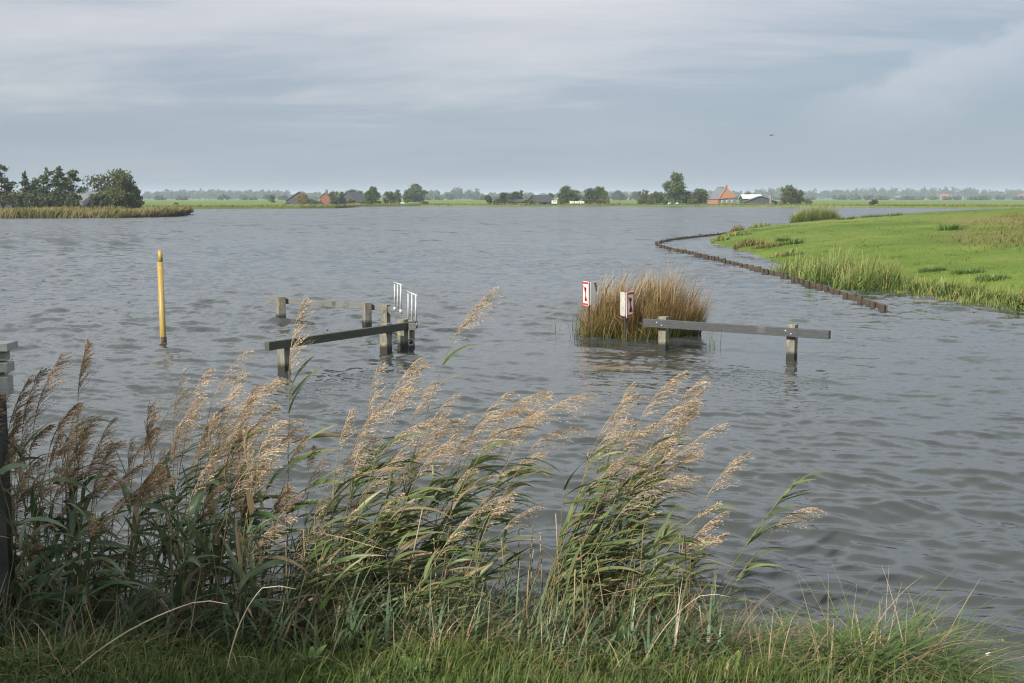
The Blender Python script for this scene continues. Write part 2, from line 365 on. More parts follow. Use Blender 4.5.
def water_mat():
    m, nt, out = new_mat('lake_water')
    b = N(nt, 'ShaderNodeBsdfPrincipled')
    b.inputs['Base Color'].default_value = (0.040, 0.0455, 0.045, 1)
    b.inputs['Roughness'].default_value = 0.06; b.inputs['IOR'].default_value = 1.333
    tc = nt.nodes.new('ShaderNodeTexCoord').outputs['Object']
    rot = N(nt, 'ShaderNodeMapping'); rot.inputs['Rotation'].default_value = (0, 0, math.radians(-22)); nt.links.new(tc, rot.inputs[0])
    geo = N(nt, 'ShaderNodeNewGeometry')
    ln = N(nt, 'ShaderNodeVectorMath', operation='LENGTH'); nt.links.new(geo.outputs['Position'], ln.inputs[0])
    def fade(a, b_, lo, hi):
        f = N(nt, 'ShaderNodeMapRange'); f.inputs[1].default_value = a; f.inputs[2].default_value = b_; f.inputs[3].default_value = lo; f.inputs[4].default_value = hi
        nt.links.new(ln.outputs['Value'], f.inputs[0]); return f.outputs[0]
    # slopes of the ripples too small to model, as a disturbed normal: fine wrinkles, wavelets, and broad gust streaks far out
    acc = None
    for sc, det, amp in (((5.0, 9.0, 1), 3, fade(6, 40, .30, .40)), ((1.7, 1.5, 1), 3, fade(12, 40, .05, .85)), ((.9, .22, 1), 3, fade(35, 90, .0, 1.25)), ((.4, .05, 1), 2, fade(90, 260, .0, .75))):
        mp = N(nt, 'ShaderNodeMapping'); mp.inputs['Scale'].default_value = sc; nt.links.new(rot.outputs[0], mp.inputs[0])
        nz = N(nt, 'ShaderNodeTexNoise'); nz.inputs['Scale'].default_value = 1.0; nz.inputs['Detail'].default_value = det; nz.inputs['Roughness'].default_value = .6
        nt.links.new(mp.outputs[0], nz.inputs['Vector'])
        sub = N(nt, 'ShaderNodeVectorMath', operation='SUBTRACT'); nt.links.new(nz.outputs['Color'], sub.inputs[0]); sub.inputs[1].default_value = (.5, .5, .5)
        mul = N(nt, 'ShaderNodeVectorMath', operation='MULTIPLY'); nt.links.new(sub.outputs[0], mul.inputs[0]); mul.inputs[1].default_value = (.7, 1.25, 0)
        scl = N(nt, 'ShaderNodeVectorMath', operation='SCALE'); nt.links.new(mul.outputs[0], scl.inputs[0]); nt.links.new(amp, scl.inputs['Scale'])
        if acc is None: acc = scl.outputs[0]
        else:
            ad = N(nt, 'ShaderNodeVectorMath', operation='ADD'); nt.links.new(acc, ad.inputs[0]); nt.links.new(scl.outputs[0], ad.inputs[1]); acc = ad.outputs[0]
    nt.links.new(fade(14, 130, .05, .23), b.inputs['Roughness'])
    h3 = noise(nt, 1.0, 3, 0.55, rot.outputs[0], (0.05, 0.10, 1))
    gust = N(nt, 'ShaderNodeMapRange'); gust.inputs[1].default_value = 0.3; gust.inputs[2].default_value = 0.7
    gust.inputs[3].default_value = 0.55; gust.inputs[4].default_value = 1.4; nt.links.new(h3, gust.inputs[0])
    sg = N(nt, 'ShaderNodeVectorMath', operation='SCALE'); nt.links.new(acc, sg.inputs[0]); nt.links.new(gust.outputs[0], sg.inputs['Scale'])
    ad = N(nt, 'ShaderNodeVectorMath', operation='ADD'); nt.links.new(geo.outputs['Normal'], ad.inputs[0]); nt.links.new(sg.outputs[0], ad.inputs[1])
    nm = N(nt, 'ShaderNodeVectorMath', operation='NORMALIZE'); nt.links.new(ad.outputs[0], nm.inputs[0])
    nt.links.new(nm.outputs[0], b.inputs['Normal'])
    nt.links.new(b.outputs[0], out.inputs[0])
    return m
M['water'] = water_mat()

# ------------------------------------------------------------------ water: one sheet to the horizon
def build_water():
    ys = np.concatenate([[0.6, 1.5, 2.5, 3.4], CH * F / (np.arange(640, 14, -0.55)), [260, 330, 450, 700, 1200, 2500, 6000, 12000.0]])
    ang = np.concatenate([np.linspace(-math.pi, -0.5, 60)[:-1], np.linspace(-0.5, 0.5, 1250), np.linspace(0.5, math.pi, 60)[1:-1]])
    R, A = np.meshgrid(ys, ang, indexing='ij')
    X, Y = R * np.sin(A), R * np.cos(A)
    dr = np.gradient(ys)[:, None] * np.ones_like(X)
    dA = np.where(np.abs(A) < 0.5, 1.0 / 1250, 0.045) * R
    res = np.maximum(dr, dA)
    gust = 0.80 + 0.42 * np.sin(X * 0.21 + 1.3 * np.sin(Y * 0.13)) * np.sin(Y * 0.17 + 0.9 + np.sin(X * 0.11))
    n = 90
    L = 0.16 * (1.6 / 0.16) ** (rng.random(n) ** 1.15)
    th = math.radians(62) + rng.normal(size=n) * math.radians(27)
    slope = 0.225 * math.sqrt(2.0 / n) * (0.75 + 0.5 * rng.random(n))
    Z = np.zeros_like(X); DX = np.zeros_like(X); DY = np.zeros_like(X)
    for i in range(n):
        k = 2 * math.pi / L[i]; a = slope[i] / k
        kx, ky = math.cos(th[i]), math.sin(th[i])
        att = np.clip(L[i] / (1.5 * res) - 0.5, 0, 1)
        ph = k * (kx * X + ky * Y) + rng.random() * 6.28
        w = a * att * gust
        Z += w * np.sin(ph); c = w * np.cos(ph) * 0.9
        DX += c * kx; DY += c * ky
    X2, Y2 = X + DX, Y + DY
    nr, na = X.shape
    V = np.stack([X2, Y2, Z], -1).reshape(-1, 3)
    i, j = np.meshgrid(np.arange(nr - 1), np.arange(na), indexing='ij')
    j2 = (j + 1) % na
    Q = np.stack([i * na + j, (i + 1) * na + j, (i + 1) * na + j2, i * na + j2], -1).reshape(-1, 4)
    # close the hole under the camera
    V = np.vstack([V, [[0, 0, 0]]])
    c = len(V) - 1
    jj = np.arange(0, na, 2)
    Q = np.vstack([Q, np.stack([np.full(len(jj), c), jj, (jj + 1) % na, (jj + 2) % na], -1)])
    tag(link('water', quad_mesh('water', V, Q), M['water']), kind='structure')
build_water()

# ------------------------------------------------------------------ near bank
EX = [-80, -20, -6, -3, 0, 1.2, 1.9, 2.35, 2.7, 3.3, 6, 15, 80]
EY = [14, 9.5, 7.3, 7.0, 6.9, 6.75, 6.5, 6.15, 5.7, 5.1, 3.8, 2, -2]
def bank_z(x, y):
    d = np.interp(x, EX, EY) - y
    d = d + 0.10 * np.sin(x * 3.1) * np.sin(x * 1.3 + y * 2.0)
    z = np.where(d > 0, 1.05 * (1 - np.exp(-np.maximum(d, 0) / 3.2)), d * 0.45)
    return np.maximum(z, -0.6) + np.where(d > 0.1, 0.025 * np.sin(x * 2.3 + 1) * np.sin(y * 2.9), 0)
def build_bank():
    xs = np.concatenate([np.linspace(-80, -9, 40)[:-1], np.linspace(-9, 9, 150), np.linspace(9, 80, 40)[1:]])
    ys = np.concatenate([np.linspace(-60, 0, 30)[:-1], np.linspace(0, 9, 90), np.linspace(9, 16, 12)[1:]])
    X, Y = np.meshgrid(xs, ys, indexing='ij')
    Z = bank_z(X, Y)
    a, b = X.shape
    i, j = np.meshgrid(np.arange(a - 1), np.arange(b - 1), indexing='ij')
    Q = np.stack([i * b + j, (i + 1) * b + j, (i + 1) * b + j + 1, i * b + j + 1], -1).reshape(-1, 4)
    tag(link('river_bank', quad_mesh('river_bank', np.stack([X, Y, Z], -1), Q), M['soil']), kind='structure')
build_bank()

# ------------------------------------------------------------------ land polygons
def inside(poly, X, Y):
    x, y = X.ravel(), Y.ravel(); c = np.zeros(len(x), bool)
    n = len(poly); j = n - 1
    for i in range(n):
        xi, yi = poly[i]; xj, yj = poly[j]
        cond = ((yi > y) != (yj > y)) & (x < (xj - xi) * (y - yi) / (yj - yi + 1e-12) + xi)
        c ^= cond; j = i
    return c.reshape(X.shape)
def dist(poly, X, Y):
    d = np.full(X.shape, 1e9)
    n = len(poly)
    for i in range(n):
        a = np.array(poly[i]); b = np.array(poly[(i + 1) % n]); ab = b - a
        t = np.clip(((X - a[0]) * ab[0] + (Y - a[1]) * ab[1]) / (ab @ ab + 1e-12), 0, 1)
        d = np.minimum(d, np.hypot(X - a[0] - t * ab[0], Y - a[1] - t * ab[1]))
    return d
def sd(poly, X, Y): return np.where(inside(poly, X, Y), 1, -1) * dist(poly, X, Y)

def flat_land(name, poly, z, mat, skirt=0.5):
    """raised land: top sheet and sloping banks down into the water"""
    bm = bmesh.new()
    top = [bm.verts.new((float(x), float(y), z)) for x, y in poly]
    f = bm.faces.new(top)
    if f.normal.z < 0: f.normal_flip()
    c = np.mean(poly, axis=0)
    bot = [bm.verts.new((float(x), float(y), -0.4)) for x, y in poly]
    n = len(poly)
    for i in range(n):
        bm.faces.new((top[i], top[(i + 1) % n], bot[(i + 1) % n], bot[i]))
    bmesh.ops.recalc_face_normals(bm, faces=bm.faces)
    bmesh.ops.triangulate(bm, faces=[f])
    o = bm_obj(name, bm, mat)
    return tag(o, kind='structure')

def px_line(pts): return [tuple(P(x, y)[:2]) for x, y in pts]
def wiggle(line, step, amp):
    out = []
    for (a, b) in zip(line[:-1], line[1:]):
        a, b = np.array(a), np.array(b); L = np.linalg.norm(b - a); k = max(1, int(L / step))
        nrm = np.array([-(b - a)[1], (b - a)[0]]) / (L + 1e-9)
        for q in range(k):
            t = q / k
            out.append(tuple(a + (b - a) * t + nrm * rng.normal() * amp * (0 if q == 0 else 1)))
    out.append(line[-1]); return out

# far polder to the horizon
FAR = px_line([(-1500, 210.5), (-600, 209.6), (0, 209), (150, 208.9), (190, 208.8), (250, 208.6), (300, 208.5), (335, 208.3), (346, 207.9), (347, 206.6), (420, 206.3),
               (520, 206.4), (620, 206.3), (720, 206.4), (760, 206.9), (800, 207.1), (850, 207.4), (905, 207.8), (958, 208.3), (1100, 208.6), (1400, 209.2), (1900, 210)])
FARW = wiggle(FAR, 9.0, 0.7)
far_poly = [(-9000, FAR[0][1])] + FARW + [(9000, FAR[-1][1]), (9000, 9500), (-9000, 9500)]
flat_land('far_polder', far_poly, 0.45, M['polder'])
# left reed peninsula
LEFT = px_line([(-900, 221), (-300, 219), (0, 218.2), (60, 218), (120, 217.8), (150, 217.2), (172, 216.6), (184, 215.6), (190, 214.2)])
LEFTW = wiggle(LEFT, 4.0, 0.5)
left_poly = LEFTW + px_line([(188, 212.6), (160, 211.6), (110, 210.8), (0, 210.4), (-500, 211), (-1500, 213)])
flat_land('left_peninsula', left_poly, 0.3, M['marsh'])
# meadow on the right
near = px_line([(1024, 309), (980, 303), (935, 297), (885, 290), (850, 281), (815, 273), (785, 265), (762, 257), (735, 248.5), (714, 243.5), (709, 240.5)])
mead = [(300, -20), (110, 4), (60, 11), (30, 20), (18, 25)] + near + \
       [(14.5, 84), (18.3, 97), (23, 107), (28, 116), (40, 127), (55, 139), (75, 157), (110, 192), (300, 380), (900, 700), (900, -20)]
def meadow_z(X, Y):
    d = sd(mead, X, Y)
    z = np.where(d > 0, 0.06 + 1.18 * (1 - np.exp(-d / 8.0)), d * 0.9)
    r_ = np.clip((X - 14) / 26, 0, 1); z = z + np.where(d > 0, .70 * r_ * r_ * (3 - 2 * r_) * (1 - np.exp(-np.maximum(d, 0) / 14.0)), 0)
    z = z + np.where(d > 2, 0.05 * np.sin(X * 0.35 + Y * 0.13) * np.sin(Y * 0.21 + 0.4), 0)
    return np.maximum(z, -0.5), d
def build_meadow():
    xs = np.concatenate([np.linspace(8, 60, 150), np.geomspace(61, 900, 40)])
    ys = np.concatenate([np.linspace(-20, 20, 20)[:-1], np.linspace(20, 150, 240), np.geomspace(151, 700, 40)])
    X, Y = np.meshgrid(xs, ys, indexing='ij'); Z, d = meadow_z(X, Y)
    a, b = X.shape
    i, j = np.meshgrid(np.arange(a - 1), np.arange(b - 1), indexing='ij')
    Q = np.stack([i * b + j, (i + 1) * b + j, (i + 1) * b + j + 1, i * b + j + 1], -1).reshape(-1, 4)
    dd = d.ravel(); Q = Q[dd[Q].max(1) > -2.5]
    tag(link('meadow', quad_mesh('meadow', np.stack([X, Y, Z], -1), Q), M['meadow']), kind='structure')
build_meadow()
def mz(x, y): return float(meadow_z(np.array([x]), np.array([y]))[0][0])

# ------------------------------------------------------------------ blades
WIND = np.array([0.93, 0.30, 0.0])
def blades(mb, base, length, width, lean, bend, az, tint, S=4, face=None):
    """grass-like ribbons: lean = start tilt, bend = extra tilt towards the tip, az = azimuth of the lean"""
    n = len(base); t = np.linspace(0, 1, S)
    ang = lean[:, None] + bend[:, None] * t[None]
    ds = length[:, None] / (S - 1)
    hx = np.concatenate([np.zeros((n, 1)), np.cumsum(np.sin(ang[:, :-1] * .5 + ang[:, 1:] * .5) * ds, 1)], 1)
    hz = np.concatenate([np.zeros((n, 1)), np.cumsum(np.cos(ang[:, :-1] * .5 + ang[:, 1:] * .5) * ds, 1)], 1)
    d = np.stack([np.cos(az), np.sin(az), 0 * az], -1)
    pts = base[:, None] + hx[..., None] * d[:, None] + hz[..., None] * np.array([0, 0, 1.0])
    fa = (az + math.pi / 2 if face is None else face)
    side = np.stack([np.cos(fa), np.sin(fa), 0 * fa], -1)[:, None] * np.ones((1, S, 1))
    wd = width[:, None] * (1 - 0.88 * t[None] ** 1.5)
    mb.strips(pts, wd, side, tint)

def rnd(a, b, n): return a + (b - a) * rng.random(n)

def build_bank_grass():
    mb = MB()
    n = 46000
    x = rnd(-4.6, 4.0, n); u = rng.random(n) ** 0.85
    ye = np.interp(x, EX, EY)
    y = ye + 0.12 - u * (ye + 0.12 - 4.0)
    z = bank_z(x, y)
    lump = 0.5 + 0.5 * np.sin(x * 3.7 + 1.1 * np.sin(y * 4.1)) * np.sin(y * 4.3 + x)
    k = rng.random(n) < 0.45 + 0.55 * lump
    x, y, z, lump = x[k], y[k], z[k], lump[k]; n = len(x)
    ln = rnd(0.045, 0.12, n) * (0.45 + 0.95 * lump)
    tint = rng.random(n) * 0.7 + 0.3 * lump; tint = np.where(rng.random(n) < 0.05, 0.97, np.minimum(tint, 0.92))
    blades(mb, np.stack([x, y, z - 0.01], -1), ln, rnd(0.004, 0.009, n), rnd(0, .45, n), rnd(.2, 1.5, n), rng.normal(size=n) * 1.3 + 0.25, tint)
    n = 5200; x = rnd(-4.4, 3.0, n); ye = np.interp(x, EX, EY); y = ye + .05 - rng.random(n) * 1.9
    blades(mb, np.stack([x, y, bank_z(x, y) - .01], -1), rnd(.10, .26, n), rnd(.005, .010, n), rnd(0, .6, n), rnd(.4, 1.9, n), rng.normal(size=n) * 1.1 + .2, rng.random(n) * .9, 6)
    # sparser turf outwards and behind the photographer
    n = 26000
    x = rnd(-14, 12, n); y = np.interp(x, EX, EY) - rng.random(n) * 9
    blades(mb, np.stack([x, y, bank_z(x, y) - 0.01], -1), rnd(0.08, 0.22, n), rnd(.006, .012, n), rnd(0, .5, n), rnd(.2, 1.5, n), rng.normal(size=n) * 1.3 + .25, np.minimum(rng.random(n), .92), 3)
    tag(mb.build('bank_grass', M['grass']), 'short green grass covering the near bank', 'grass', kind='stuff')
    # taller tangled dead stalks and blades
    mb = MB()
    n = 1500
    x = np.concatenate([rnd(-4, 2.4, 600), rnd(-0.6, 1.5, 760), rnd(-3.0, -1.8, 140)])
    ye = np.interp(x, EX, EY); y = ye - rng.random(n) * 1.7 + .1
    tint = rng.random(n)
    blades(mb, np.stack([x, y, bank_z(x, y) - .01], -1), rnd(.12, .42, n), rnd(.003, .008, n), rnd(0.2, 1.1, n), rnd(.2, 3.0, n), rng.normal(size=n) * 1.4 + .3, tint, 7)
    tag(mb.build('dry_grass', M['drygrass']), 'tangled dead straw lying in the bank grass', 'grass', kind='stuff')
build_bank_grass()
def build_undergrowth():
    """dead and shaded leaves at the feet of the reeds"""
    mb = MB()
    x = np.concatenate([rnd(-4.2, -.4, 6800), rnd(-.4, 1.1, 2600)]); n = len(x)
    y = np.interp(x, EX, EY) - rng.random(n) ** 1.3 * 1.25 + .12
    dryk = rng.random(n) < .24
    blades(mb, np.stack([x, y, bank_z(x, y) - .01], -1), rnd(.12, .55, n), rnd(.005, .020, n), rnd(0.0, .8, n), rnd(.3, 2.2, n), rng.normal(size=n) * 1.5 + .2, np.where(dryk, .97, rng.random(n) * .7), 7)
    tag(mb.build('reed_undergrowth', M['reed_leaf_dark']), 'dark tangle of leaves at the feet of the reeds', 'undergrowth', kind='stuff')
build_undergrowth()
def broken_stalks():
    mb = MB()
    for i in range(150):
        x = rng.choice([rnd(-4, -.4, 1)[0], rnd(0, 1.0, 1)[0]], p=[.75, .25]); y = float(np.interp(x, EX, EY)) - rng.random() * 1.0 + .1
        b = np.array([x, y, float(bank_z(np.array([x]), np.array([y]))[0])]); h = rnd(.2, .75, 1)[0]; az = rng.normal() * 1.2 + .2
        k = b + [rng.normal() * .06, rng.normal() * .06, h]; e = k + np.array([math.cos(az), math.sin(az), -rnd(.0, .7, 1)[0]]) * rnd(.15, .6, 1)[0]
        if rng.random() < .3: mb.tube([b, (b + k) / 2 + rng.normal(size=3) * .01, k], [.004, .0036, .003], 4, rng.random())
        else: mb.tube([b, (b + k) / 2 + rng.normal(size=3) * .01, k, (k + e) / 2 + [0, 0, .01], e], [.004, .0036, .003, .0026, .0016], 4, rng.random())
    tag(mb.build('broken_reed_litter', M['drygrass']), 'broken dead reed stalks among the undergrowth', 'reed litter', kind='stuff')
broken_stalks()

# ------------------------------------------------------------------ reeds of the near bank
def unit(v): return v / (np.linalg.norm(v, axis=-1, keepdims=True) + 1e-9)

def plume_mesh(mb, A, T, length, droop, full, dark):
    """one-sided feathery panicle starting at A along T, hanging downwind"""
    S = 12
    tt = np.linspace(0, 1, S)
    d = unit(T); pts = [A]; dirs = [d]
    for i in range(S - 1):
        d = unit(d + (WIND * 0.045 + np.array([0, 0, -0.03])) * droop)
        pts.append(pts[-1] + d * length / (S - 1)); dirs.append(d)
    pts = np.array(pts); dirs = np.array(dirs)
    mb.tube(pts, np.linspace(.0022, .0008, S), 4, 0.2, False)
    nb = int(56 * full); m = 15
    t0 = np.sort(rng.random(nb) ** 0.9)
    idx = t0 * (S - 1); i0 = np.minimum(idx.astype(int), S - 2); fr = (idx - i0)[:, None]
    B = pts[i0] * (1 - fr) + pts[i0 + 1] * fr; D = dirs[i0]
    bl = length * (0.52 * (1 - 0.62 * t0)) * rnd(0.55, 1.1, nb) * (0.6 + .4 * np.clip(t0 * 8, 0, 1))
    side = unit(rng.normal(size=(nb, 3)))
    bd = unit(D * 1.0 + side * (0.42 if not dark else 0.36) + WIND * rnd(.35, .9, nb)[:, None] * (1 if not dark else .45))
    q = np.linspace(0, 1, m)
    path = B[:, None] + bd[:, None] * (q[None, :, None] * bl[:, None, None])
    path = path + (WIND * 0.22 + np.array([0, 0, -0.36]))[None, None] * (q[None, :, None] ** 2) * bl[:, None, None] * droop * 0.8
    tint = np.clip(rng.normal(0.5, 0.25, nb), 0, 1)
    sd_ = unit(np.cross(bd, rng.normal(size=(nb, 3))))
    mb.strips(path, np.full((nb, m), .0013), np.repeat(sd_[:, None], m, 1), tint)
    # spikelets along the branches
    pp = path[:, 2:].reshape(-1, 3); n = len(pp)
    loc_d = unit(np.gradient(path, axis=1)[:, 2:].reshape(-1, 3))
    sp = unit(loc_d + rng.normal(size=(n, 3)) * 0.38 + np.array([0.1, 0, -0.12]))
    L = rnd(0.010, 0.020, n); w = rnd(.0025, .0052, n)
    sv = unit(np.cross(sp, rng.normal(size=(n, 3))))
    e = pp + sp * L[:, None]; mid = pp + sp * (L * .45)[:, None]
    V = np.stack([pp, mid - sv * w[:, None] * .5, e, mid + sv * w[:, None] * .5], 1)
    ti = np.clip(np.repeat(tint, m - 2) + rng.normal(0, .25, n), 0, 1)
    mb.add(V, np.arange(4 * n).reshape(-1, 4), np.repeat(ti, 4), np.tile([0, .4, 1, .4], n))

def reed(base, tip, label, group, plume=0.34, leaves=10, dark=False, wind=1.0, full=1.0, leaf_len=(.24, .46), low=0.12, droop=1.0, high=.92, dry=0.1, stemtint=None, tawny=None, leaf_w=(.014, .030), sagk=1.0):
    base = np.asarray(base, float); tip = np.asarray(tip, float)
    root = empty('reed', base)
    tag(root, label, 'reed', group)
    L = np.linalg.norm(tip - base)
    if group: droop *= rnd(.35, 1.9, 1)[0]; full *= rnd(.5, 1.12, 1)[0]; plume *= rnd(.8, 1.15, 1)[0]
    tawny = (not dark) if tawny is None else tawny
    ctrl = base + np.array([0, 0, 1.0]) * L * 0.13 + (tip - base) * 0.42
    S = 11; t = np.linspace(0, 1, S)[:, None]
    pts = (1 - t) ** 2 * base + 2 * t * (1 - t) * ctrl + t * t * tip
    pts[1:-1] += rng.normal(size=(S - 2, 3)) * 0.004
    tan = unit(np.gradient(pts, axis=0))
    mb = MB(); mb.tube(pts, np.linspace(.0042, .0018, S), 5, rng.random() if stemtint is None else stemtint)
    mb.build('stem', M['reed_stem'], root)
    if leaves:
        mb = MB(); n = leaves
        tp = np.sort(rnd(low, high, n)); idx = tp * (S - 1); i0 = np.minimum(idx.astype(int), S - 2); fr = (idx - i0)[:, None]
        B = pts[i0] * (1 - fr) + pts[i0 + 1] * fr; T = tan[i0]
        ll = rnd(*leaf_len, n) * (1 - .25 * tp); K = 9
        rd = rng.normal(size=(n, 3)); rd[:, 2] *= .3
        d = unit(T * rnd(.5, 1.1, n)[:, None] + WIND * (wind * rnd(.4, 1.2, n))[:, None] + unit(rd) * (0.62 if wind > .6 else .85))
        sag = sagk * rnd(.03, .19, n) * (1.0 if wind > .6 else 1.35)
        P_ = [B]; 
        for k in range(K - 1):
            d = unit(d + np.array([0, 0, -1.0]) * sag[:, None] * (0.5 + k / K) + WIND * .05 * wind)
            P_.append(P_[-1] + d * (ll / (K - 1))[:, None])
        path = np.stack(P_, 1); tg = unit(np.gradient(path, axis=1))
        up = unit(np.array([0, 0, 1.0]) + rng.normal(size=(n, 3)) * .45)[:, None] * np.ones((1, K, 1))
        tw = np.linspace(0, 1, K)[None, :, None] * (rng.normal(size=(n, 1, 1)) * .9)
        sv = unit(np.cross(tg, up)); nv = unit(np.cross(sv, tg))
        sv2 = sv * np.cos(tw) + nv * np.sin(tw); nv2 = -sv * np.sin(tw) + nv * np.cos(tw)
        q = np.linspace(0, 1, K)
        prof = np.clip(np.minimum(0.45 + q * 3.0, 1.0) * (1 - q ** 2.2), 0.02, 1)
        wd = rnd(*leaf_w, n)[:, None] * prof[None]
        tint = np.clip(rng.beta(1.6, 1.6, n) * .88, 0, .85)
        tint = np.where(rng.random(n) < dry, .97, tint)
        mb.vstrips(path, wd, sv2, nv2, .16, tint)
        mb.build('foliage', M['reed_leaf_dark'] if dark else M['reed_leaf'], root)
    if plume:
        mb = MB(); plume_mesh(mb, pts[-1], tan[-1] + rng.normal(size=3) * (.12 if group else .02), plume, droop, full, dark)
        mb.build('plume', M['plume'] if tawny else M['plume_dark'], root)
    return root

def bpt(px, off=0.0):
    """a rooting point on the bank below picture column px, off metres inland of the water's edge"""
    Yr = 6.4
    for _ in range(4):
        x = (px - 512) / F * Yr * 1.02
        Yr = float(np.interp(x, EX, EY)) - off
    return np.array([x, Yr, float(bank_z(np.array([x]), np.array([Yr]))[0]) - .02])

def reed_px(bpx, off, tpx, tpy, dY, label, group, **kw):
    """tip given where the stem ends and the plume begins"""
    b = bpt(bpx, off); tip = at(tpx, tpy, b[1] + dY)
    return reed(b, tip, label, group, **kw)

# named single reeds
reed_px(283, .25, 289, 374, .1, 'solitary upright reed with tawny plume standing before the dark jetty frame', None, plume=.40, leaves=8, leaf_len=(.3, .46), low=.4, high=.95, wind=.9, droop=.55, full=1.1, dry=.25, leaf_w=(.03, .05), sagk=.7)
reed_px(362, .30, 450, 346, .3, 'tallest reed, long bare stem and plume reaching highest over the water', None, plume=.42, leaves=7, low=.5, high=.95, droop=.75, full=1.15, leaf_len=(.25, .4))
reed_px(410, .2, 468, 440, .2, 'slim leaning reed with thin plume beside the tallest reed', None, plume=.38, leaves=8, full=.6)
reed_px(690, .2, 800, 476, .25, 'fresh green leafy reed without plume leaning furthest over open water', None, plume=0, leaves=18, low=.42, high=1.0, leaf_len=(.2, .36), dry=.0, sagk=.3, leaf_w=(.016, .028), wind=.75)
reed_px(700, .25, 772, 532, .2, 'low green reed with pale cream plume drooping over the water', None, plume=.33, leaves=12, droop=1.9, low=.3, leaf_len=(.22, .34))
reed_px(655, .15, 706, 500, .2, 'reed with cream plume standing just right of the wind-bent clump', None, plume=.36, leaves=10)
reed_px(640, .3, 690, 545, .1, 'short reed with ragged plume between clump and green leafy reed', None, plume=.26, leaves=9, full=.8)
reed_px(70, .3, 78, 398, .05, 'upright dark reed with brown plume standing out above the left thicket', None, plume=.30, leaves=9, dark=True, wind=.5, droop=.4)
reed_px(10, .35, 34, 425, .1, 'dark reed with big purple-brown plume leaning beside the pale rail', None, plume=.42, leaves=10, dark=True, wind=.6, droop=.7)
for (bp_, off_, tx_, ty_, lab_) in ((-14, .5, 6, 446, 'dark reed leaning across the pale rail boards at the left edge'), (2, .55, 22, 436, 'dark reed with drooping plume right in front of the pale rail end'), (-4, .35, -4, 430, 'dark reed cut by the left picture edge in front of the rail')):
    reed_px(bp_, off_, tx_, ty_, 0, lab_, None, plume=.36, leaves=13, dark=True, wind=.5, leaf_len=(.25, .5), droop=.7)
# left thicket
G1 = 'brownish reeds in the left thicket'
for i in range(104):
    bp = -75 + 330 * rng.random(); off = rng.random() * .95
    top = np.interp(bp, [-80, 0, 60, 130, 180, 260], [430, 440, 455, 460, 448, 455]) + abs(rng.normal()) * 55
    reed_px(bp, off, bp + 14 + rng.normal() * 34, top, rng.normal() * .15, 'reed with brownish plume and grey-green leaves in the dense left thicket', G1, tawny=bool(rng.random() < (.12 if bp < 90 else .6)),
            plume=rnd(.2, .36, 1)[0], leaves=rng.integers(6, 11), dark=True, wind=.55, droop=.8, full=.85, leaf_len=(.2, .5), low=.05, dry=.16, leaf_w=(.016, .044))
# tawny plumes over the right half of the left thicket
G2 = 'tawny reeds between thicket and jetty'
for (tx, ty, bx) in [(188, 418, 150), (205, 408, 165), (214, 430, 180), (228, 425, 190), (236, 410, 205), (246, 440, 212), (222, 445, 178), (160, 440, 130), (240, 470, 225), (176, 440, 140), (255, 455, 228), (200, 460, 170)]:
    reed_px(bx, .2 + .3 * rng.random(), tx + rng.normal() * 4, ty + 6, .15, 'reed with tawny plume bending right at the thicket edge below the jetty', G2, plume=rnd(.3, .4, 1)[0], leaves=9, wind=.9)
# middle clump
G3 = 'wind-bent reeds in the middle clump'
mid = [(372, 425, 300), (383, 418, 312), (392, 430, 325), (358, 450, 290), (345, 470, 285), (402, 445, 340), (415, 452, 345), (378, 468, 310), (492, 432, 400), (505, 425, 410), (482, 450, 390),
       (512, 445, 420), (470, 462, 385), (498, 460, 400), (540, 430, 425), (528, 445, 430), (455, 475, 372), (440, 462, 360), (425, 480, 352), (478, 482, 392), (405, 478, 330), (390, 490, 322),
       (365, 492, 300), (508, 478, 415), (460, 498, 380), (330, 500, 262), (315, 520, 262), (350, 520, 290)]
for i, (tx, ty, bx) in enumerate(mid):
    reed_px(bx + rng.normal() * 8, .1 + .45 * rng.random(), tx + rng.normal() * 5, ty + rng.normal() * 5, .2 + rng.normal() * .12, 'reed with tawny plume bent right in the middle clump below the jetty', G3,
            plume=rnd(.3, .42, 1)[0], leaves=rng.integers(9, 14), full=.95, leaf_len=(.26, .5), low=.15, leaf_w=(.016, .036))
for i in range(36):
    bx = 265 + 175 * rng.random()
    reed_px(bx, .05 + .9 * rng.random(), bx + 40 + rng.normal() * 25, 500 + rng.random() * 75, .1, 'low reed bent right among the middle clump below the jetty', G3 + ', low ones',
            plume=rnd(.16, .30, 1)[0] if rng.random() < .35 else 0, leaves=rng.integers(9, 15), full=.7, leaf_len=(.22, .45), low=.05, dry=.12)
G5 = 'upright leafy reeds among the bent ones'
for (bx, tx, ty) in ((300, 308, 470), (322, 338, 452), (345, 352, 478), (368, 392, 455), (398, 412, 470), (420, 446, 452), (438, 455, 492), (455, 478, 505), (470, 482, 530), (488, 505, 545), (548, 566, 480), (562, 588, 462), (585, 606, 478), (604, 626, 500), (622, 652, 492)):
    reed_px(bx, .1 + .5 * rng.random(), tx, ty, .1, 'upright leafy green reed with small plume standing among the wind-bent clumps', G5, plume=rnd(.16, .3, 1)[0] if rng.random() < .6 else 0, leaves=rng.integers(8, 13), full=.8,
            leaf_len=(.2, .4), low=.12, high=1.0, wind=.62, sagk=.6, leaf_w=(.014, .032), dry=.06)
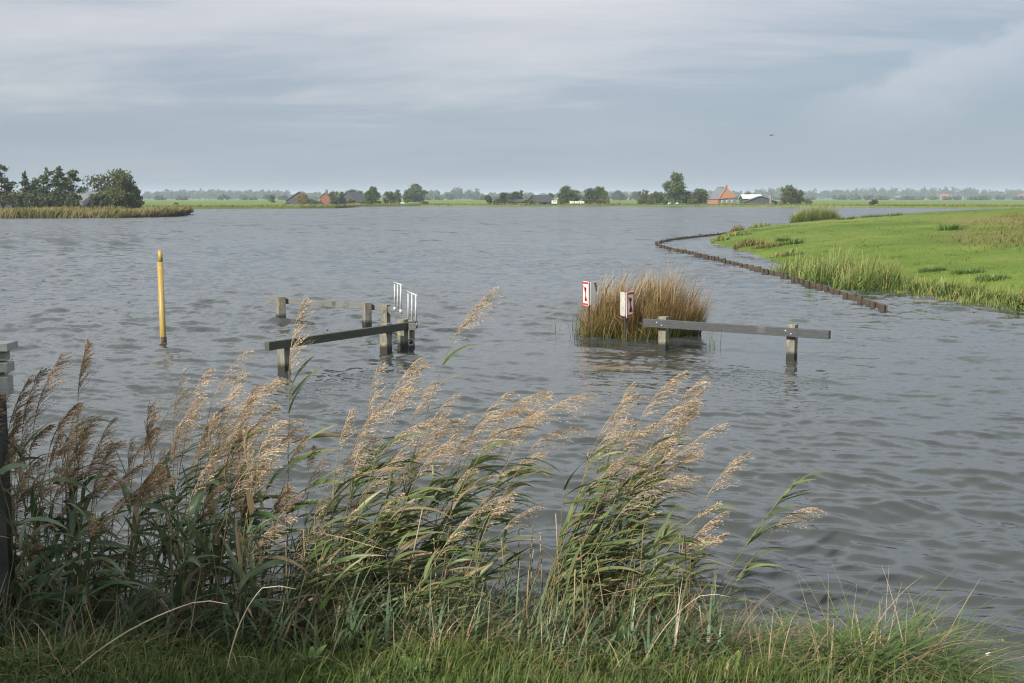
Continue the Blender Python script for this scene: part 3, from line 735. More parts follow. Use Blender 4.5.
# right clump
G4 = 'wind-bent reeds in the right clump'
rc = [(592, 452, 535), (600, 445, 540), (612, 440, 548), (625, 448, 556), (640, 430, 560), (650, 436, 566), (662, 428, 572), (672, 434, 580), (618, 468, 545), (632, 475, 560), (605, 478, 538),
      (648, 462, 575), (660, 458, 585), (590, 490, 530), (620, 500, 552), (600, 505, 545), (640, 498, 575), (578, 500, 522), (668, 470, 600), (610, 520, 550), (585, 528, 528), (655, 500, 598)]
for i, (tx, ty, bx) in enumerate(rc):
    reed_px(bx + rng.normal() * 6, .05 + .45 * rng.random(), tx + rng.normal() * 4, ty + rng.normal() * 4, .2 + rng.normal() * .1, 'reed with tawny plume bent right in the clump in front of the open water', G4,
            plume=rnd(.3, .42, 1)[0], leaves=rng.integers(11, 17), leaf_len=(.26, .48), low=.15)
for i in range(24):
    bx = 522 + 140 * rng.random()
    reed_px(bx, .05 + .8 * rng.random(), bx + 32 + rng.normal() * 18, 520 + rng.random() * 70, .1, 'low reed bent right among the clump in front of the open water', G4 + ', low ones',
            plume=rnd(.14, .26, 1)[0] if rng.random() < .3 else 0, leaves=rng.integers(9, 15), full=.6, leaf_len=(.22, .42), low=.05, dry=.1)

# ------------------------------------------------------------------ tussock and small plants at the right end of the bank
def sedge_tussock(c, n, r, ln, label, tintdry=.22):
    root = empty('sedge_tussock', c); tag(root, label, 'sedge tussock')
    mb = MB()
    a = rng.random(n) * 2 * math.pi; rr = r * np.sqrt(rng.random(n))
    x, y = c[0] + np.cos(a) * rr, c[1] + np.sin(a) * rr * .8
    az = a + rng.normal(size=n) * .5; az = np.where(rng.random(n) < .5, rng.normal(size=n) * .7, az)
    tint = np.where(rng.random(n) < tintdry, .95, rng.random(n) * .8)
    blades(mb, np.stack([x, y, bank_z(x, y) - .02], -1), rnd(*ln, n), rnd(.005, .010, n), rnd(.1, .7, n) + .6 * rr / r, rnd(.8, 2.1, n), az, tint, 8)
    mb.build('foliage', M['sedge'], root)
    mb = MB(); k = max(30, n // 28)
    a = rng.random(k) * 6.28; rr = r * .9 * np.sqrt(rng.random(k)); x, y = c[0] + np.cos(a) * rr, c[1] + np.sin(a) * rr * .8
    blades(mb, np.stack([x, y, bank_z(x, y) - .02], -1), rnd(ln[0] * .7, ln[1] * .9, k), rnd(.003, .006, k), rnd(0, .7, k), rnd(.2, 1.2, k), rng.random(k) * 6.28, rng.random(k), 6)
    mb.build('dead_stalks', M['drygrass'], root)
    return root
def gpt(px, py):
    p = P(px, py, .3)
    for _ in range(5): p = P(px, py, float(bank_z(p[:1], p[1:2])[0]))
    return p
sedge_tussock(gpt(878, 674), 1600, .46, (.36, .74), 'big sedge tussock with straw-coloured blades at the bank corner right of the reeds', .14)
sedge_tussock(gpt(770, 660), 700, .38, (.25, .48), 'lower sedge tussock between the reeds and the big corner tussock')
sedge_tussock(gpt(650, 655), 600, .36, (.25, .5), 'brownish sedge tussock at the foot of the wind-bent right reed clump', .45)
sedge_tussock(gpt(470, 655), 500, .4, (.22, .42), 'green sedge tussock at the foot of the middle reed clump', .2)
sedge_tussock(gpt(60, 668), 500, .45, (.22, .45), 'sedge tussock with dry blades below the dark left thicket', .18)
def flower(base, h, head, label):
    root = empty('wildflower', base); tag(root, label, 'wildflower')
    mb = MB(); b = np.array(base); tip = b + np.array([.02, .01, h])
    mb.tube([b, b * .5 + tip * .5 + [.006, 0, 0], tip], [.003, .0025, .002], 5, .4); mb.build('stem', M['grass'], root)
    mb = MB(); q = 26
    mb.leaves(tip + rng.normal(size=(q, 3)) * .0045, np.full(q, .008), rng.random(q)); mb.build('flower_head', M['white'] if head == 'w' else M['drygrass'], root)
flower(bpt(1004, .12), .24, 'w', 'small pale seed head on thin stem at the right water edge')
flower(bpt(1021, .1), .34, 'b', 'brown seed head on upright stalk at the right picture edge')
mb = MB(); b = bpt(872, 1.15); 
blades(mb, b[None] + [[0, 0, .05]], np.array([.55]), np.array([.02]), np.array([.95]), np.array([.45]), np.array([.25]), np.array([.7]), 9)
tag(mb.build('broad_blade', M['sedge'], loc=b), 'single broad yellow-green blade lying across the corner tussock', 'reed leaf')
for (bx, by, tx, ty, w, lab) in [(64, 680, 192, 603, .0085, 'bent straw stalk arching across the dark left thicket'), (226, 676, 262, 588, .006, 'thin straw stalk leaning up in front of the middle reeds'), (640, 670, 700, 596, .005, 'thin straw stalk leaning in front of the right reed clump')]:
    b = gpt(bx, by); tip = at(tx, ty, b[1] + .25); t = np.linspace(0, 1, 12)[:, None]
    c_ = (b + tip) / 2 + np.array([-.04, 0, .07]); e_ = tip + np.array([.16, .02, -.012])
    path = np.vstack([(1 - t) ** 2 * b + 2 * t * (1 - t) * c_ + t * t * tip, [tip + np.array([.08, .01, .006])], [e_]])
    mb = MB(); mb.tube(path, np.linspace(w * .55, w * .3, 14), 6, 1.0)
    tag(mb.build('straw_stalk', M['plume'], loc=b), lab, 'straw')

def weed(px, py, n, label):
    b = gpt(px, py); root = empty('weed', b); tag(root, label, 'weed')
    mb = MB(); K = 6; az = rng.random(n) * 6.283; l = rnd(.07, .15, n); t = np.linspace(0, 1, K)
    ang = rnd(.3, 1.0, n)[:, None] + t[None] * .7
    h = np.cumsum(np.sin(ang), 1) * (l / K)[:, None]; zz = np.cumsum(np.cos(ang), 1) * (l / K)[:, None]
    d = np.stack([np.cos(az), np.sin(az), 0 * az], -1)
    pts = b + h[..., None] * d[:, None] + zz[..., None] * np.array([0, 0, 1.0])
    sv = np.stack([-np.sin(az), np.cos(az), 0 * az], -1)[:, None] * np.ones((1, K, 1)); nv = np.cross(d[:, None] * np.ones((1, K, 1)), sv) * -1
    mb.vstrips(pts, rnd(.025, .045, n)[:, None] * np.sin(np.pi * np.clip(t * .9 + .08, 0, 1))[None], sv, -nv, .2, rng.random(n) * .8)
    mb.build('foliage', M['sedge'], root)
for q in [(312, 668, 9, 'broad-leaved weed in the turf below the middle reeds'), (415, 676, 8, 'broad-leaved weed at the lower picture edge right of the other weed'), (735, 674, 9, 'broad-leaved weed left of the corner tussock')]: weed(*q)

# ------------------------------------------------------------------ pale rail at the left edge
e = at(-14, 345, 6.3)
rt = empty('rail_end', (e[0] - .25, 6.3, float(bank_z(np.array([e[0] - .25]), np.array([6.3]))[0]))); tag(rt, 'pale grey painted rail end with dark post at the left edge', 'railing')
o = np.array(rt.location)
zt = [at(0, 342, 6.3)[2], at(0, 350, 6.3)[2], at(0, 361, 6.3)[2], at(0, 376, 6.3)[2], at(0, 394, 6.3)[2]]
xr = [at(v, 350, 6.3)[0] for v in (13, 6, 10, 8)]
bm = bmesh.new()
box(bm, (xr[0] - .45 - o[0], .0, (zt[0] + zt[1]) / 2 - o[2]), (.9, .14, zt[0] - zt[1]), 0, .004); bm_obj('cap_board', bm, M['pale_paint'], rt)
bm = bmesh.new(); box(bm, (xr[1] - .45 - o[0], .02, (zt[1] + zt[2]) / 2 - o[2]), (.9, .06, zt[1] - zt[2] - .004), 0, .003); bm_obj('rail_board', bm, M['pale_paint'], rt)
bm = bmesh.new(); box(bm, (xr[2] - .45 - o[0], .0, zt[2] - .03 - o[2]), (.9, .1, .05), 0, .004); bm_obj('rail_board', bm, M['pale_paint'], rt)
bm = bmesh.new(); box(bm, (xr[3] - .45 - o[0], .01, (zt[3] + zt[4]) / 2 - o[2]), (.9, .08, zt[3] - zt[4]), 0, .004); bm_obj('rail_board', bm, M['pale_paint'], rt)
zz = zt[1] - .002 - o[2]
bm = bmesh.new(); box(bm, (at(-13, 350, 6.3)[0] - o[0], .08, zz / 2 - .2), (.08, .08, zz + .4), 0, .006); bm_obj('post', bm, M['darkpost'], rt)
box_ = None

# ------------------------------------------------------------------ yellow post
yb = P(163.5, 341.5)
yr = empty('marker_post', yb); tag(yr, 'yellow round marker post standing alone in the open water', 'marker post')
hy = at(161, 262, yb[1])[2]; h2 = at(161, 250, yb[1])[2]
lean = np.array([-.012, 0, 0])
bm = bmesh.new(); cyl(bm, (0, 0, -1.0), lean * 1.0 + [0, 0, hy], .057, .051, 20); o = bm_obj('shaft', bm, M['yellow'], yr)
bm = bmesh.new(); cyl(bm, lean * 1.0 + [0.008, 0, hy - .02], lean * 1.1 + [0.008, 0, h2], .040, .040, 20); bm_obj('top_section', bm, M['yellow'], yr)
bm = bmesh.new(); cyl(bm, (0, 0, -.1), (0, 0, .09), .0575, .0573, 20); bm_obj('algae_band', bm, M['tar'], yr)
for ob in yr.children:
    for p in ob.data.polygons: p.use_smooth = len(p.vertices) == 4

# ------------------------------------------------------------------ jetty frame
def post_at(px, by, wpx, rz, top=.5, name='post', parent=None, mat='post'):
    b = P(px, by); w = wpx / F * b[1] / 1.42
    bm = bmesh.new(); box(bm, (b[0] - parent.location[0], b[1] - parent.location[1], (top - .9) / 2), (w, w, top + .9), rz, .008)
    o = bm_obj(name, bm, M[mat], parent); return o, b, w
def beam_between(a, b, h, th, zt, name, parent, mat, bev=.006):
    a, b = np.array(a[:2]), np.array(b[:2]); d = b - a; L = np.linalg.norm(d)
    za, zb = zt if isinstance(zt, tuple) else (zt, zt)
    m = bmesh.new(); pitch = -math.atan2(zb - za, L)
    c = (a + b) / 2
    box(m, (0, 0, 0), (L, th, h), 0, bev)
    o = bm_obj(name, m, M[mat], parent)
    o.location = (c[0] - parent.location[0], c[1] - parent.location[1], (za + zb) / 2 - h / 2); o.rotation_euler = (0, pitch, math.atan2(d[1], d[0]))
    return o
jb = P(340, 345)
J = empty('jetty_frame', (jb[0], jb[1], 0)); tag(J, 'flooded jetty frame of mossy posts and dark beams with two white ladder rails', 'jetty')
gA, gF = P(284, 372), P(404, 348)
rzJ = math.atan2(gF[1] - gA[1], gF[0] - gA[0])
posts = {}
for nm, px, by, w, tp in (('A', 281, 320, 11, .5), ('B', 367, 327, 10.5, .5), ('C', 386, 329.5, 9.5, .5), ('D', 386, 352.5, 13, .5), ('E', 403, 349, 11.5, .52), ('F', 411.5, 347, 7, .47), ('G', 284, 372, 13, .5)):
    posts[nm] = post_at(px, by, w, rzJ + (.0 if nm not in 'AB' else -.5), tp, 'post', J)
# front beam on the viewer's side of posts G, D, E
def zpx(px, py, Y): return at(px, py, Y)[2]
nrm = np.array([math.sin(rzJ), -math.cos(rzJ)])
g, e_ = posts['G'], posts['E']
off = nrm * (g[2] * .5 + .045)
uJ = np.array([math.cos(rzJ), math.sin(rzJ)])
a = g[1][:2] + off - uJ * .52; b = e_[1][:2] + off + uJ * .24
beam_between(a, b, .125, .085, (.515, .47), 'beam', J, 'beam_dark')
# far beam behind posts A, B
A_, B_ = posts['A'][1][:2], posts['B'][1][:2]
u2 = (B_ - A_) / np.linalg.norm(B_ - A_); n2 = np.array([-u2[1], u2[0]])
offb = n2 * (posts['A'][2] * .75 + .05)
beam_between(A_ + offb - u2 * .62, B_ + offb + u2 * .42, .12, .09, .46, 'beam', J, 'beam_grey')
# side beam C - F
sa = P(388.5, 306, .46)[:2] + [0, .1]; sb = P(411, 324.5, .46)[:2] + [0.02, .1]
side_beam = beam_between(sa, sb, .11, .12, .462, 'beam', J, 'beam_grey')
# ladder rails: inverted U of tube with a middle bar
def ladder(x0, x1, yb0, yb1, yt0, yt1, Y0, Y1):
    p0, p1 = at(x0, yb0, Y0), at(x1, yb1, Y1); t0, t1 = at(x0, yt0, Y0), at(x1, yt1, Y1)
    bm = bmesh.new(); r = .016
    for q in (0, .5, 1):
        a_, b_ = p0 * (1 - q) + p1 * q, t0 * (1 - q) + t1 * q
        if q == .5: b_ = b_ - (0, 0, .004)
        cyl(bm, a_ - np.array(J.location), b_ - np.array(J.location), r, r, 10)
    cyl(bm, t0 - np.array(J.location) - [.02, 0, 0], t1 - np.array(J.location) + [.02, 0, 0], r, r, 10)
    for q in (p0, p1): cyl(bm, q - np.array(J.location) - [0, 0, .05], q - np.array(J.location) + [0, 0, .02], .028, .028, 10)
    o = bm_obj('ladder_rail', bm, M['galv'], J)
    for p in o.data.polygons: p.use_smooth = len(p.vertices) == 4
ladder(394.7, 400.8, 308, 310.5, 282.3, 285, 22.7, 22.25)
ladder(408.3, 415.8, 322, 324, 291.5, 295.5, 21.15, 20.75)
bm = bmesh.new()
q = P(411.5, 347)[:2]
c = np.array([q[0] - J.location[0], q[1] - J.location[1] - .12, .1])
for i in range(14):
    a1, a2 = i / 14 * 6.283, (i + 1) / 14 * 6.283
    cyl(bm, c + .055 * np.array([math.cos(a1), 0, math.sin(a1)]), c + .055 * np.array([math.cos(a2), 0, math.sin(a2)]), .012, .012, 6)
bm_obj('mooring_ring', bm, M['galv'], J)

# ------------------------------------------------------------------ right guide rail
hb, ib = P(663.5, 350.0), P(791.5, 360)
Rr = empty('guide_rail', ((hb[0] + ib[0]) / 2, (hb[1] + ib[1]) / 2, 0)); tag(Rr, 'grey horizontal guide rail bolted to two square wooden posts beside the rush clump', 'guide rail')
rzR = math.atan2(ib[1] - hb[1], ib[0] - hb[0])
pw = 12.0 / F * ib[1] / 1.36
for q in (hb, ib):
    bm = bmesh.new(); box(bm, (q[0] - Rr.location[0], q[1] - Rr.location[1], -.17), (pw, pw, 1.5), rzR, .008)
    o = bm_obj('post', bm, M['post'], Rr)
u = unit((ib - hb)[:2]); nn = np.array([u[1], -u[0]]); offr = nn * (pw * .5 + .05)
beam_between(hb[:2] + offr - u * .32, ib[:2] + offr + u * .66, .135, .095, (.535, .53), 'rail', Rr, 'rail_grey')
for q in (hb, ib):
    for (du, dz) in ((-.05, .49), (.045, .445)):
        p = np.append(q[:2] + nn * (pw * .5 + .097) + u * du, dz) - np.array(Rr.location)
        bm = bmesh.new(); cyl(bm, p, p + np.append(nn * .012, 0), .013, .011, 8); bm_obj('bolt', bm, M['galv'], Rr)

# ------------------------------------------------------------------ signs
def plate(parent, a, b, z0, z1, mat, th=.008):
    """upright plate from a to b (plan), with thickness"""
    d = unit(b - a); n = np.array([d[1], -d[0]])
    bm = bmesh.new()
    c = (a + b) / 2
    box(bm, (c[0], c[1], (z0 + z1) / 2), (np.linalg.norm(b - a), th, z1 - z0), math.atan2(d[1], d[0]), .002)
    return bm_obj('sign_plate', bm, M[mat], parent), d, n
def on_plate(parent, host, a, d, n, Wd, z0, Hh, shape, mat, lift, name):
    """polygon given in plate units (0..1), as a thin sheet just proud of the plate"""
    bm = bmesh.new(); f, k = [], []
    for (s, t) in shape:
        q = a + d * (s * Wd) + n * lift; q2 = a + d * (s * Wd) + n * (lift - .002)
        f.append(bm.verts.new((q[0], q[1], z0 + t * Hh))); k.append(bm.verts.new((q2[0], q2[1], z0 + t * Hh)))
    bm.faces.new(f); bm.faces.new(k[::-1])
    m_ = len(f)
    for i in range(m_): bm.faces.new((f[i], f[(i + 1) % m_], k[(i + 1) % m_], k[i]))
    bmesh.ops.recalc_face_normals(bm, faces=bm.faces)
    return bm_obj(name, bm, M[mat], host)
def circle(cx, cy, r, n=12): return [(cx + r * math.cos(i / n * 6.283), cy + r * math.sin(i / n * 6.283)) for i in range(n)]
def sign(apx, by, py0, py1, lx, rx, depth, face, label):
    """two plates in a wedge; face = which plate carries the red-bordered mark"""
    p = P(apx, by); Y = p[1]
    root = empty('mooring_sign', (p[0], Y, 0)); tag(root, label, 'sign')
    z1, z0 = at(apx, py0, Y)[2], at(apx, py1, Y)[2]
    ap = np.array([0.0, 0.0])
    L = at(lx, py0, Y + depth)[:2] - p[:2]; R = at(rx, py0, Y + depth)[:2] - p[:2]
    bm = bmesh.new(); cyl(bm, (0, .12, -1), (0, .12, z1 - .02), .02, .02, 10); bm_obj('pole', bm, M['darkpost'], root)
    for which, E in (('l', L), ('r', R)):
        marked = which == face
        a_, b_ = (E, ap + unit(E) * .03) if which == 'l' else (ap + unit(E) * .035 + np.array([0, .02]), E)
        dz_ = 0.0 if marked else .025
        pl, d, n = plate(root, a_, b_, z0 + dz_, z1 - dz_ * .3, 'white_sign' if (marked or face == 'l') else 'sign_back')
        Wd = np.linalg.norm(b_ - a_); Hh = z1 - z0
        if marked:
            bw = .105
            for sh in ([(.02, .02), (.98, .02), (.98, bw), (.02, bw)], [(.02, 1 - bw), (.98, 1 - bw), (.98, .98), (.02, .98)],
                       [(.02, bw), (bw, bw), (bw, 1 - bw), (.02, 1 - bw)], [(1 - bw, bw), (.98, bw), (.98, 1 - bw), (1 - bw, 1 - bw)]):
                on_plate(root, pl, a_, d, n, Wd, z0, Hh, sh, 'red', .0075, 'red_border')
            on_plate(root, pl, a_, d, n, Wd, z0, Hh, [(.36, .2), (.66, .2), (.66, .32), (.57, .35), (.57, .60), (.64, .63), (.64, .76), (.38, .76), (.38, .63), (.45, .6), (.45, .35), (.36, .32)], 'black', .0075, 'bollard_symbol')
            on_plate(root, pl, a_, d, n, Wd, z0, Hh, [(.20, .78), (.74, .17), (.80, .22), (.26, .83)], 'red', .0105, 'red_slash')
        elif face == 'l':
            on_plate(root, pl, a_, d, n, Wd, z0, Hh, [(.55, .93), (.85, .95), (.95, .55), (.82, .6)], 'black', .0075, 'painted_shadow')  # slanted shadow across the blank plate, painted on as a black shape
    return root
sign(589, 337, 282, 306.5, 583, 597, .3, 'l', 'red bordered white sign at the far left edge of the rush clump')
sign(625.5, 341, 292.5, 318, 620.5, 634, .3, 'r', 'red bordered sign with grey back plate in front of the rush clump')

# ------------------------------------------------------------------ rush clump in the water
cb = P(642, 338); 
rc_ = empty('rush_clump', (cb[0], cb[1] + .6, 0)); tag(rc_, 'big clump of rusty brown rushes growing in open water around the signs', 'rush clump')
mb = MB(); n = 5200
a = rng.random(n) * 6.283; r = np.sqrt(rng.random(n))
cx, cy = cb[0] + .06, cb[1] + .8
x = cx + np.cos(a) * r * 1.08; y = cy + np.sin(a) * r * .95; x = x + rng.normal(size=n) * .07
hump = 1 - .28 * r ** 2
ln = rnd(.55, 1.5, n) * hump * (.80 + .30 * np.sin(x * 5.3 + 2 * np.sin(y * 4) + .6) * np.sin(y * 3.1 + x * 2)); keep = rng.random(n) < .9; 
az = rng.normal(size=n) * 1.0 + .15
lean = rnd(.0, .22, n) + .12 * np.cos(a) * r * (np.cos(a) > 0)
blades(mb, np.stack([x, y, np.full(n, -.12)], -1), ln + .12, rnd(.008, .018, n), lean, rnd(.05, .9, n), az, np.clip(rng.normal(.33, .25, n), 0, 1), 7)
k = 620   # loose outer blades, bending outwards
a2 = rng.random(k) * 6.283; x2 = cx + np.cos(a2) * 1.02; y2 = cy + np.sin(a2) * .95
blades(mb, np.stack([x2, y2, np.full(k, -.1)], -1), rnd(.45, 1.0, k), rnd(.007, .013, k), rnd(.15, .5, k), rnd(.1, .9, k), a2 + rng.normal(size=k) * .4, rng.random(k) * .8, 7)
mb.build('foliage', M['rush'], rc_)
mb = MB(); k = 300
a = rng.random(k) * 6.283; r = np.sqrt(rng.random(k)); x = cx + np.cos(a) * r; y = cy + np.sin(a) * r * .9
blades(mb, np.stack([x, y, rnd(.35, .75, k)], -1), rnd(.4, .75, k), rnd(.01, .02, k), rnd(.1, .5, k), rnd(.2, 1.3, k), rng.normal(size=k) * .8, rnd(.5, 1, k), 6)
mb.build('dead_blades', M['drygrass'], rc_)
mb = MB(); c0 = P(612, 336)
for (dx, ln_) in ((0, .62), (.1, .5), (.25, .5), (-.06, .35)):
    b0 = np.array([c0[0] + .05 + dx, c0[1] - .35, .42]); t = np.linspace(0, 1, 6)[:, None]
    mb.tube(b0 + t * np.array([ln_, -.1, -.42]) + t * (1 - t) * np.array([0, 0, .12]), [.008] * 6, 5, .6)
mb.build('broken_stalks', M['drygrass'], rc_)
def front_sprigs():
    mb = MB(); n = 150; x = P(589, 338)[0] + rng.normal(size=n) * .2; y = P(589, 338)[1] + rng.normal(size=n) * .14
    blades(mb, np.stack([x, y, np.full(n, -.1)], -1), rnd(.3, .66, n), rnd(.007, .013, n), rnd(0, .35, n), rnd(.1, 1.0, n), rng.normal(size=n) * 1.2, rng.random(n), 6)
    n = 60; x = P(630, 341)[0] + rng.normal(size=n) * .16; y = P(630, 341)[1] + rng.normal(size=n) * .1
    blades(mb, np.stack([x, y, np.full(n, -.1)], -1), rnd(.25, .5, n), rnd(.007, .013, n), rnd(0, .5, n), rnd(.1, 1.2, n), rng.normal(size=n) * 1.2, rng.random(n), 6)
    mb.build('front_blades', M['rush'], rc_)
front_sprigs()
def thin_clump(px, py, n, label):
    b = P(px, py); root = tag_ = None
    mb = MB(); x = b[0] + rng.normal(size=n) * .09; y = b[1] + rng.normal(size=n) * .12
    blades(mb, np.stack([x, y, np.full(n, -.1)], -1), rnd(.3, .75, n), rnd(.007, .012, n), rnd(0, .25, n), rnd(.1, .6, n), rng.normal(size=n) * 1.0, rng.random(n) * .5, 6)
    tag(mb.build('rush_sprig', M['cattail'], loc=(b[0], b[1], 0)), label, 'rushes')
thin_clump(577, 330, 30, 'thin green rush sprig left of the sign in the water')
thin_clump(551, 333, 4, 'few lone rush blades in open water between jetty and clump')
thin_clump(712, 346, 10, 'sparse rush blades behind the guide rail right of the clump')

# ------------------------------------------------------------------ timber pile row
line = [P(*q, .16)[:2] for q in [(886, 303), (858, 294), (830, 285.5), (800, 276.5), (770, 268.5), (740, 261.5), (715, 255.5), (690, 250), (668, 245.5), (659, 243), (657.5, 241.3), (661, 239.7), (672, 237.6), (690, 235.4), (712, 233.2), (735, 231), (765, 228.6), (795, 226.3), (820, 224.6)]]
line = np.array(line)
for _ in range(2):   # round the corners
    line = np.vstack([line[:1], np.stack([line[:-1] * .75 + line[1:] * .25, line[:-1] * .25 + line[1:] * .75], 1).reshape(-1, 2), line[-1:]])
cum = np.concatenate([[0], np.cumsum(np.linalg.norm(np.diff(line, axis=0), axis=1))])
TOT = cum[-1]
def along_line(s): return np.array([np.interp(s, cum, line[:, 0]), np.interp(s, cum, line[:, 1])])
pr0 = along_line(0)
PR = empty('timber_revetment', (pr0[0], pr0[1], 0)); tag(PR, 'long curving row of low timber piles and planks around the meadow point', 'pile row')
s = 0.0; sp = []
while s < TOT:
    sp.append(s); s += (.72 if s < 30 else 1.0) * rnd(.9, 1.1, 1)[0]
mb_wall = bmesh.new()
S_ = np.arange(0, TOT, .6); ctr = np.array([along_line(v) for v in S_]); tg = unit(np.gradient(ctr, axis=0)); nn_ = np.stack([-tg[:, 1], tg[:, 0]], -1)
zt_ = .098 + .008 * np.sin(S_ * 1.7) + rng.normal(size=len(S_)) * .006
rings = []
for c_, n_, z_ in zip(ctr, nn_, zt_):
    rings.append([mb_wall.verts.new((*(c_ + n_ * o_ - pr0), zz_)) for o_, zz_ in ((-.045, -.5), (-.045, z_), (.045, z_), (.045, -.5))])
for r1, r2 in zip(rings[:-1], rings[1:]):
    for i in range(4): mb_wall.faces.new((r1[i], r1[(i + 1) % 4], r2[(i + 1) % 4], r2[i]))
mb_wall.faces.new(rings[0]); mb_wall.faces.new(rings[-1][::-1])
bmesh.ops.recalc_face_normals(mb_wall, faces=mb_wall.faces)
bm_obj('plank_wall', mb_wall, M['plank'], PR)
extra = bmesh.new()
for i, sv_ in enumerate(sp):
    c_ = along_line(sv_); t_ = unit(along_line(min(sv_ + .3, TOT)) - along_line(max(sv_ - .3, 0))); n_ = np.array([-t_[1], t_[0]])
    side = -1 if np.dot(n_, np.array([-1, -.4])) < 0 else 1
    q = c_ + n_ * side * .10 - pr0; h = .135 + rng.normal() * .022
    if i > 2 and rng.random() < .06: continue
    bm = bmesh.new() if i < 95 else extra
    cyl(bm, (q[0], q[1], -.6), (q[0] + rng.normal() * .03, q[1] + rng.normal() * .03, h), .072, .066, 10)
    if i < 95: bm_obj('pile', bm, M['pile'], PR)
if len(extra.verts): tag(bm_obj('pile', extra, M['pile'], PR), kind='stuff')
else: extra.free()

# ------------------------------------------------------------------ meadow vegetation
def meadow_grass():
    mb = MB(); n = 70000
    # denser towards the water, as far as single blades can be told apart
    Y = 28 * (115 / 28.0) ** rng.random(n); X = rnd(9, 1, n) + Y * .0
    X = 9 + (Y * .55 + 6) * rng.random(n)
    z, d = meadow_z(X, Y); k = d > .05
    X, Y, z = X[k], Y[k], z[k]; n = len(X)
    s = np.clip(Y / 35, 1, 3)
    tuft = (np.sin(X * 1.3 + np.sin(Y * .7) * 2) * np.sin(Y * .9 + X * .4) > .3)
    blades(mb, np.stack([X, Y, z - .01], -1), rnd(.03, .065, n) * (1 + .5 * tuft), .010 * s * rnd(.7, 1.3, n), rnd(0, .6, n), rnd(.1, 1.0, n), rng.normal(size=n) * 1.4 + .3, np.clip(rng.normal(.5, .25, n) + .15 * tuft, 0, .92), 3)
    tag(mb.build('meadow_grass', M['turf']), 'short grazed grass on the meadow across the water', 'grass', kind='stuff')
    mb = MB(); nc = 420; Yc = 30 * (100 / 30.0) ** rng.random(nc); Xc = 9 + (Yc * .5 + 4) * rng.random(nc); per = 34
    X = np.repeat(Xc, per) + rng.normal(size=nc * per) * .22; Y = np.repeat(Yc, per) + rng.normal(size=nc * per) * .35; n = len(X)
    z, d = meadow_z(X, Y); k = d > .6; X, Y, z = X[k], Y[k], z[k]; n = len(X)
    blades(mb, np.stack([X, Y, z - .01], -1), rnd(.05, .13, n), rnd(.012, .026, n), rnd(.05, .8, n), rnd(.2, 1.2, n), rng.random(n) * 6.28, rng.random(n) * .5, 4)
    tag(mb.build('meadow_tussocks', M['turf']), 'darker ungrazed grass tufts spread over the meadow', 'grass', kind='stuff')
    mb = MB(); n = 5500
    a = rng.random(n) * 6.283; r = np.sqrt(rng.random(n)); X = 26.5 + np.cos(a) * r * 4.0; Y = 61 + np.sin(a) * r * 19; X = X + (Y - 61) * .45
    k = (np.sin(X * .8 + 1) * np.sin(Y * .37) + rng.normal(size=n) * .5) > -.2; X, Y = X[k], Y[k]; n = len(X)
    z, d = meadow_z(X, Y)
    blades(mb, np.stack([X, Y, z - .01], -1), rnd(.08, .26, n), rnd(.02, .05, n), rnd(0, .4, n), rnd(.1, .8, n), rng.normal(size=n) + .3, rng.random(n), 3)
    tag(mb.build('withered_grass', M['shorefringe']), 'patch of withered brown grass on the meadow', 'grass', kind='stuff')
meadow_grass()

def cat_clump(c, n, rx, ry, ln, label, mat='cattail', rot=0.0, wd=(.014, .036), z0=-.15, group=None, stalk=.08, lean=(.02, .3)):
    root = empty('reed_clump', (c[0], c[1], max(0, z0))); tag(root, label, 'reeds', group)
    mb = MB(); a = rng.random(n) * 6.283; r = np.sqrt(rng.random(n))
    lx, ly = np.cos(a) * r * rx, np.sin(a) * r * ry
    x = c[0] + lx * math.cos(rot) - ly * math.sin(rot); y = c[1] + lx * math.sin(rot) + ly * math.cos(rot)
    ph = rng.random() * 6
    hv = (1 - .35 * r ** 3) * (.85 + .2 * np.sin(lx * 4 + ph) * np.sin(ly * 3 + ph))
    zb = np.maximum(meadow_z(x, y)[0], -.2) - .03
    blades(mb, np.stack([x, y, zb], -1), rnd(*ln, n) * hv, rnd(*wd, n), rnd(*lean, n), rnd(.15, 1.7, n), rng.normal(size=n) * 1.1 + .2, np.where(rng.random(n) < stalk, .96, np.clip(rng.normal(.45, .25, n), 0, .9)), 6)
    mb.build('foliage', M[mat], root)
    return root
big = [((793, 276), (1.0, 1.5), 560, .85, 'tall green reed clump beside the piles, leftmost on the meadow edge'),
       ((826, 284), (1.0, 1.3), 760, 1.1, 'tallest and densest reed clump at the meadow edge behind the piles'),
       ((860, 291), (.95, 1.2), 700, 1.02, 'tall reed clump where the meadow edge turns away from the pile end')]
for (q, (rx, ry), n, hh, lab) in big:
    b = P(*q); cat_clump((b[0] + .4, b[1] + .9), n, rx, ry, (.85 * hh, 1.5 * hh), lab, lean=(.0, .3), wd=(.022, .05), stalk=.03)
strip = [((893, 291.5), 'low reed clump just right of the tall reeds on the meadow edge'), ((915, 295), 'low reed clump midway along the meadow edge, second from the tall reeds'), ((938, 298.5), 'pale green reed clump where the meadow edge nears the water bend'),
         ((962, 302), 'low reed clump second from the right picture edge on the meadow'), ((985, 305), 'low reed clump next to the right picture edge on the meadow'), ((1012, 308.5), 'low reed clump cut by the right picture edge'), ((1045, 311), 'low reed clump just beyond the right picture edge')]
for (q, lab) in strip:
    b = P(*q); cat_clump((b[0] + .1, b[1] + .35), 430, .78, .5, (.28, .66), lab, rot=-.35, stalk=.05, lean=(0, .4), wd=(.022, .046))
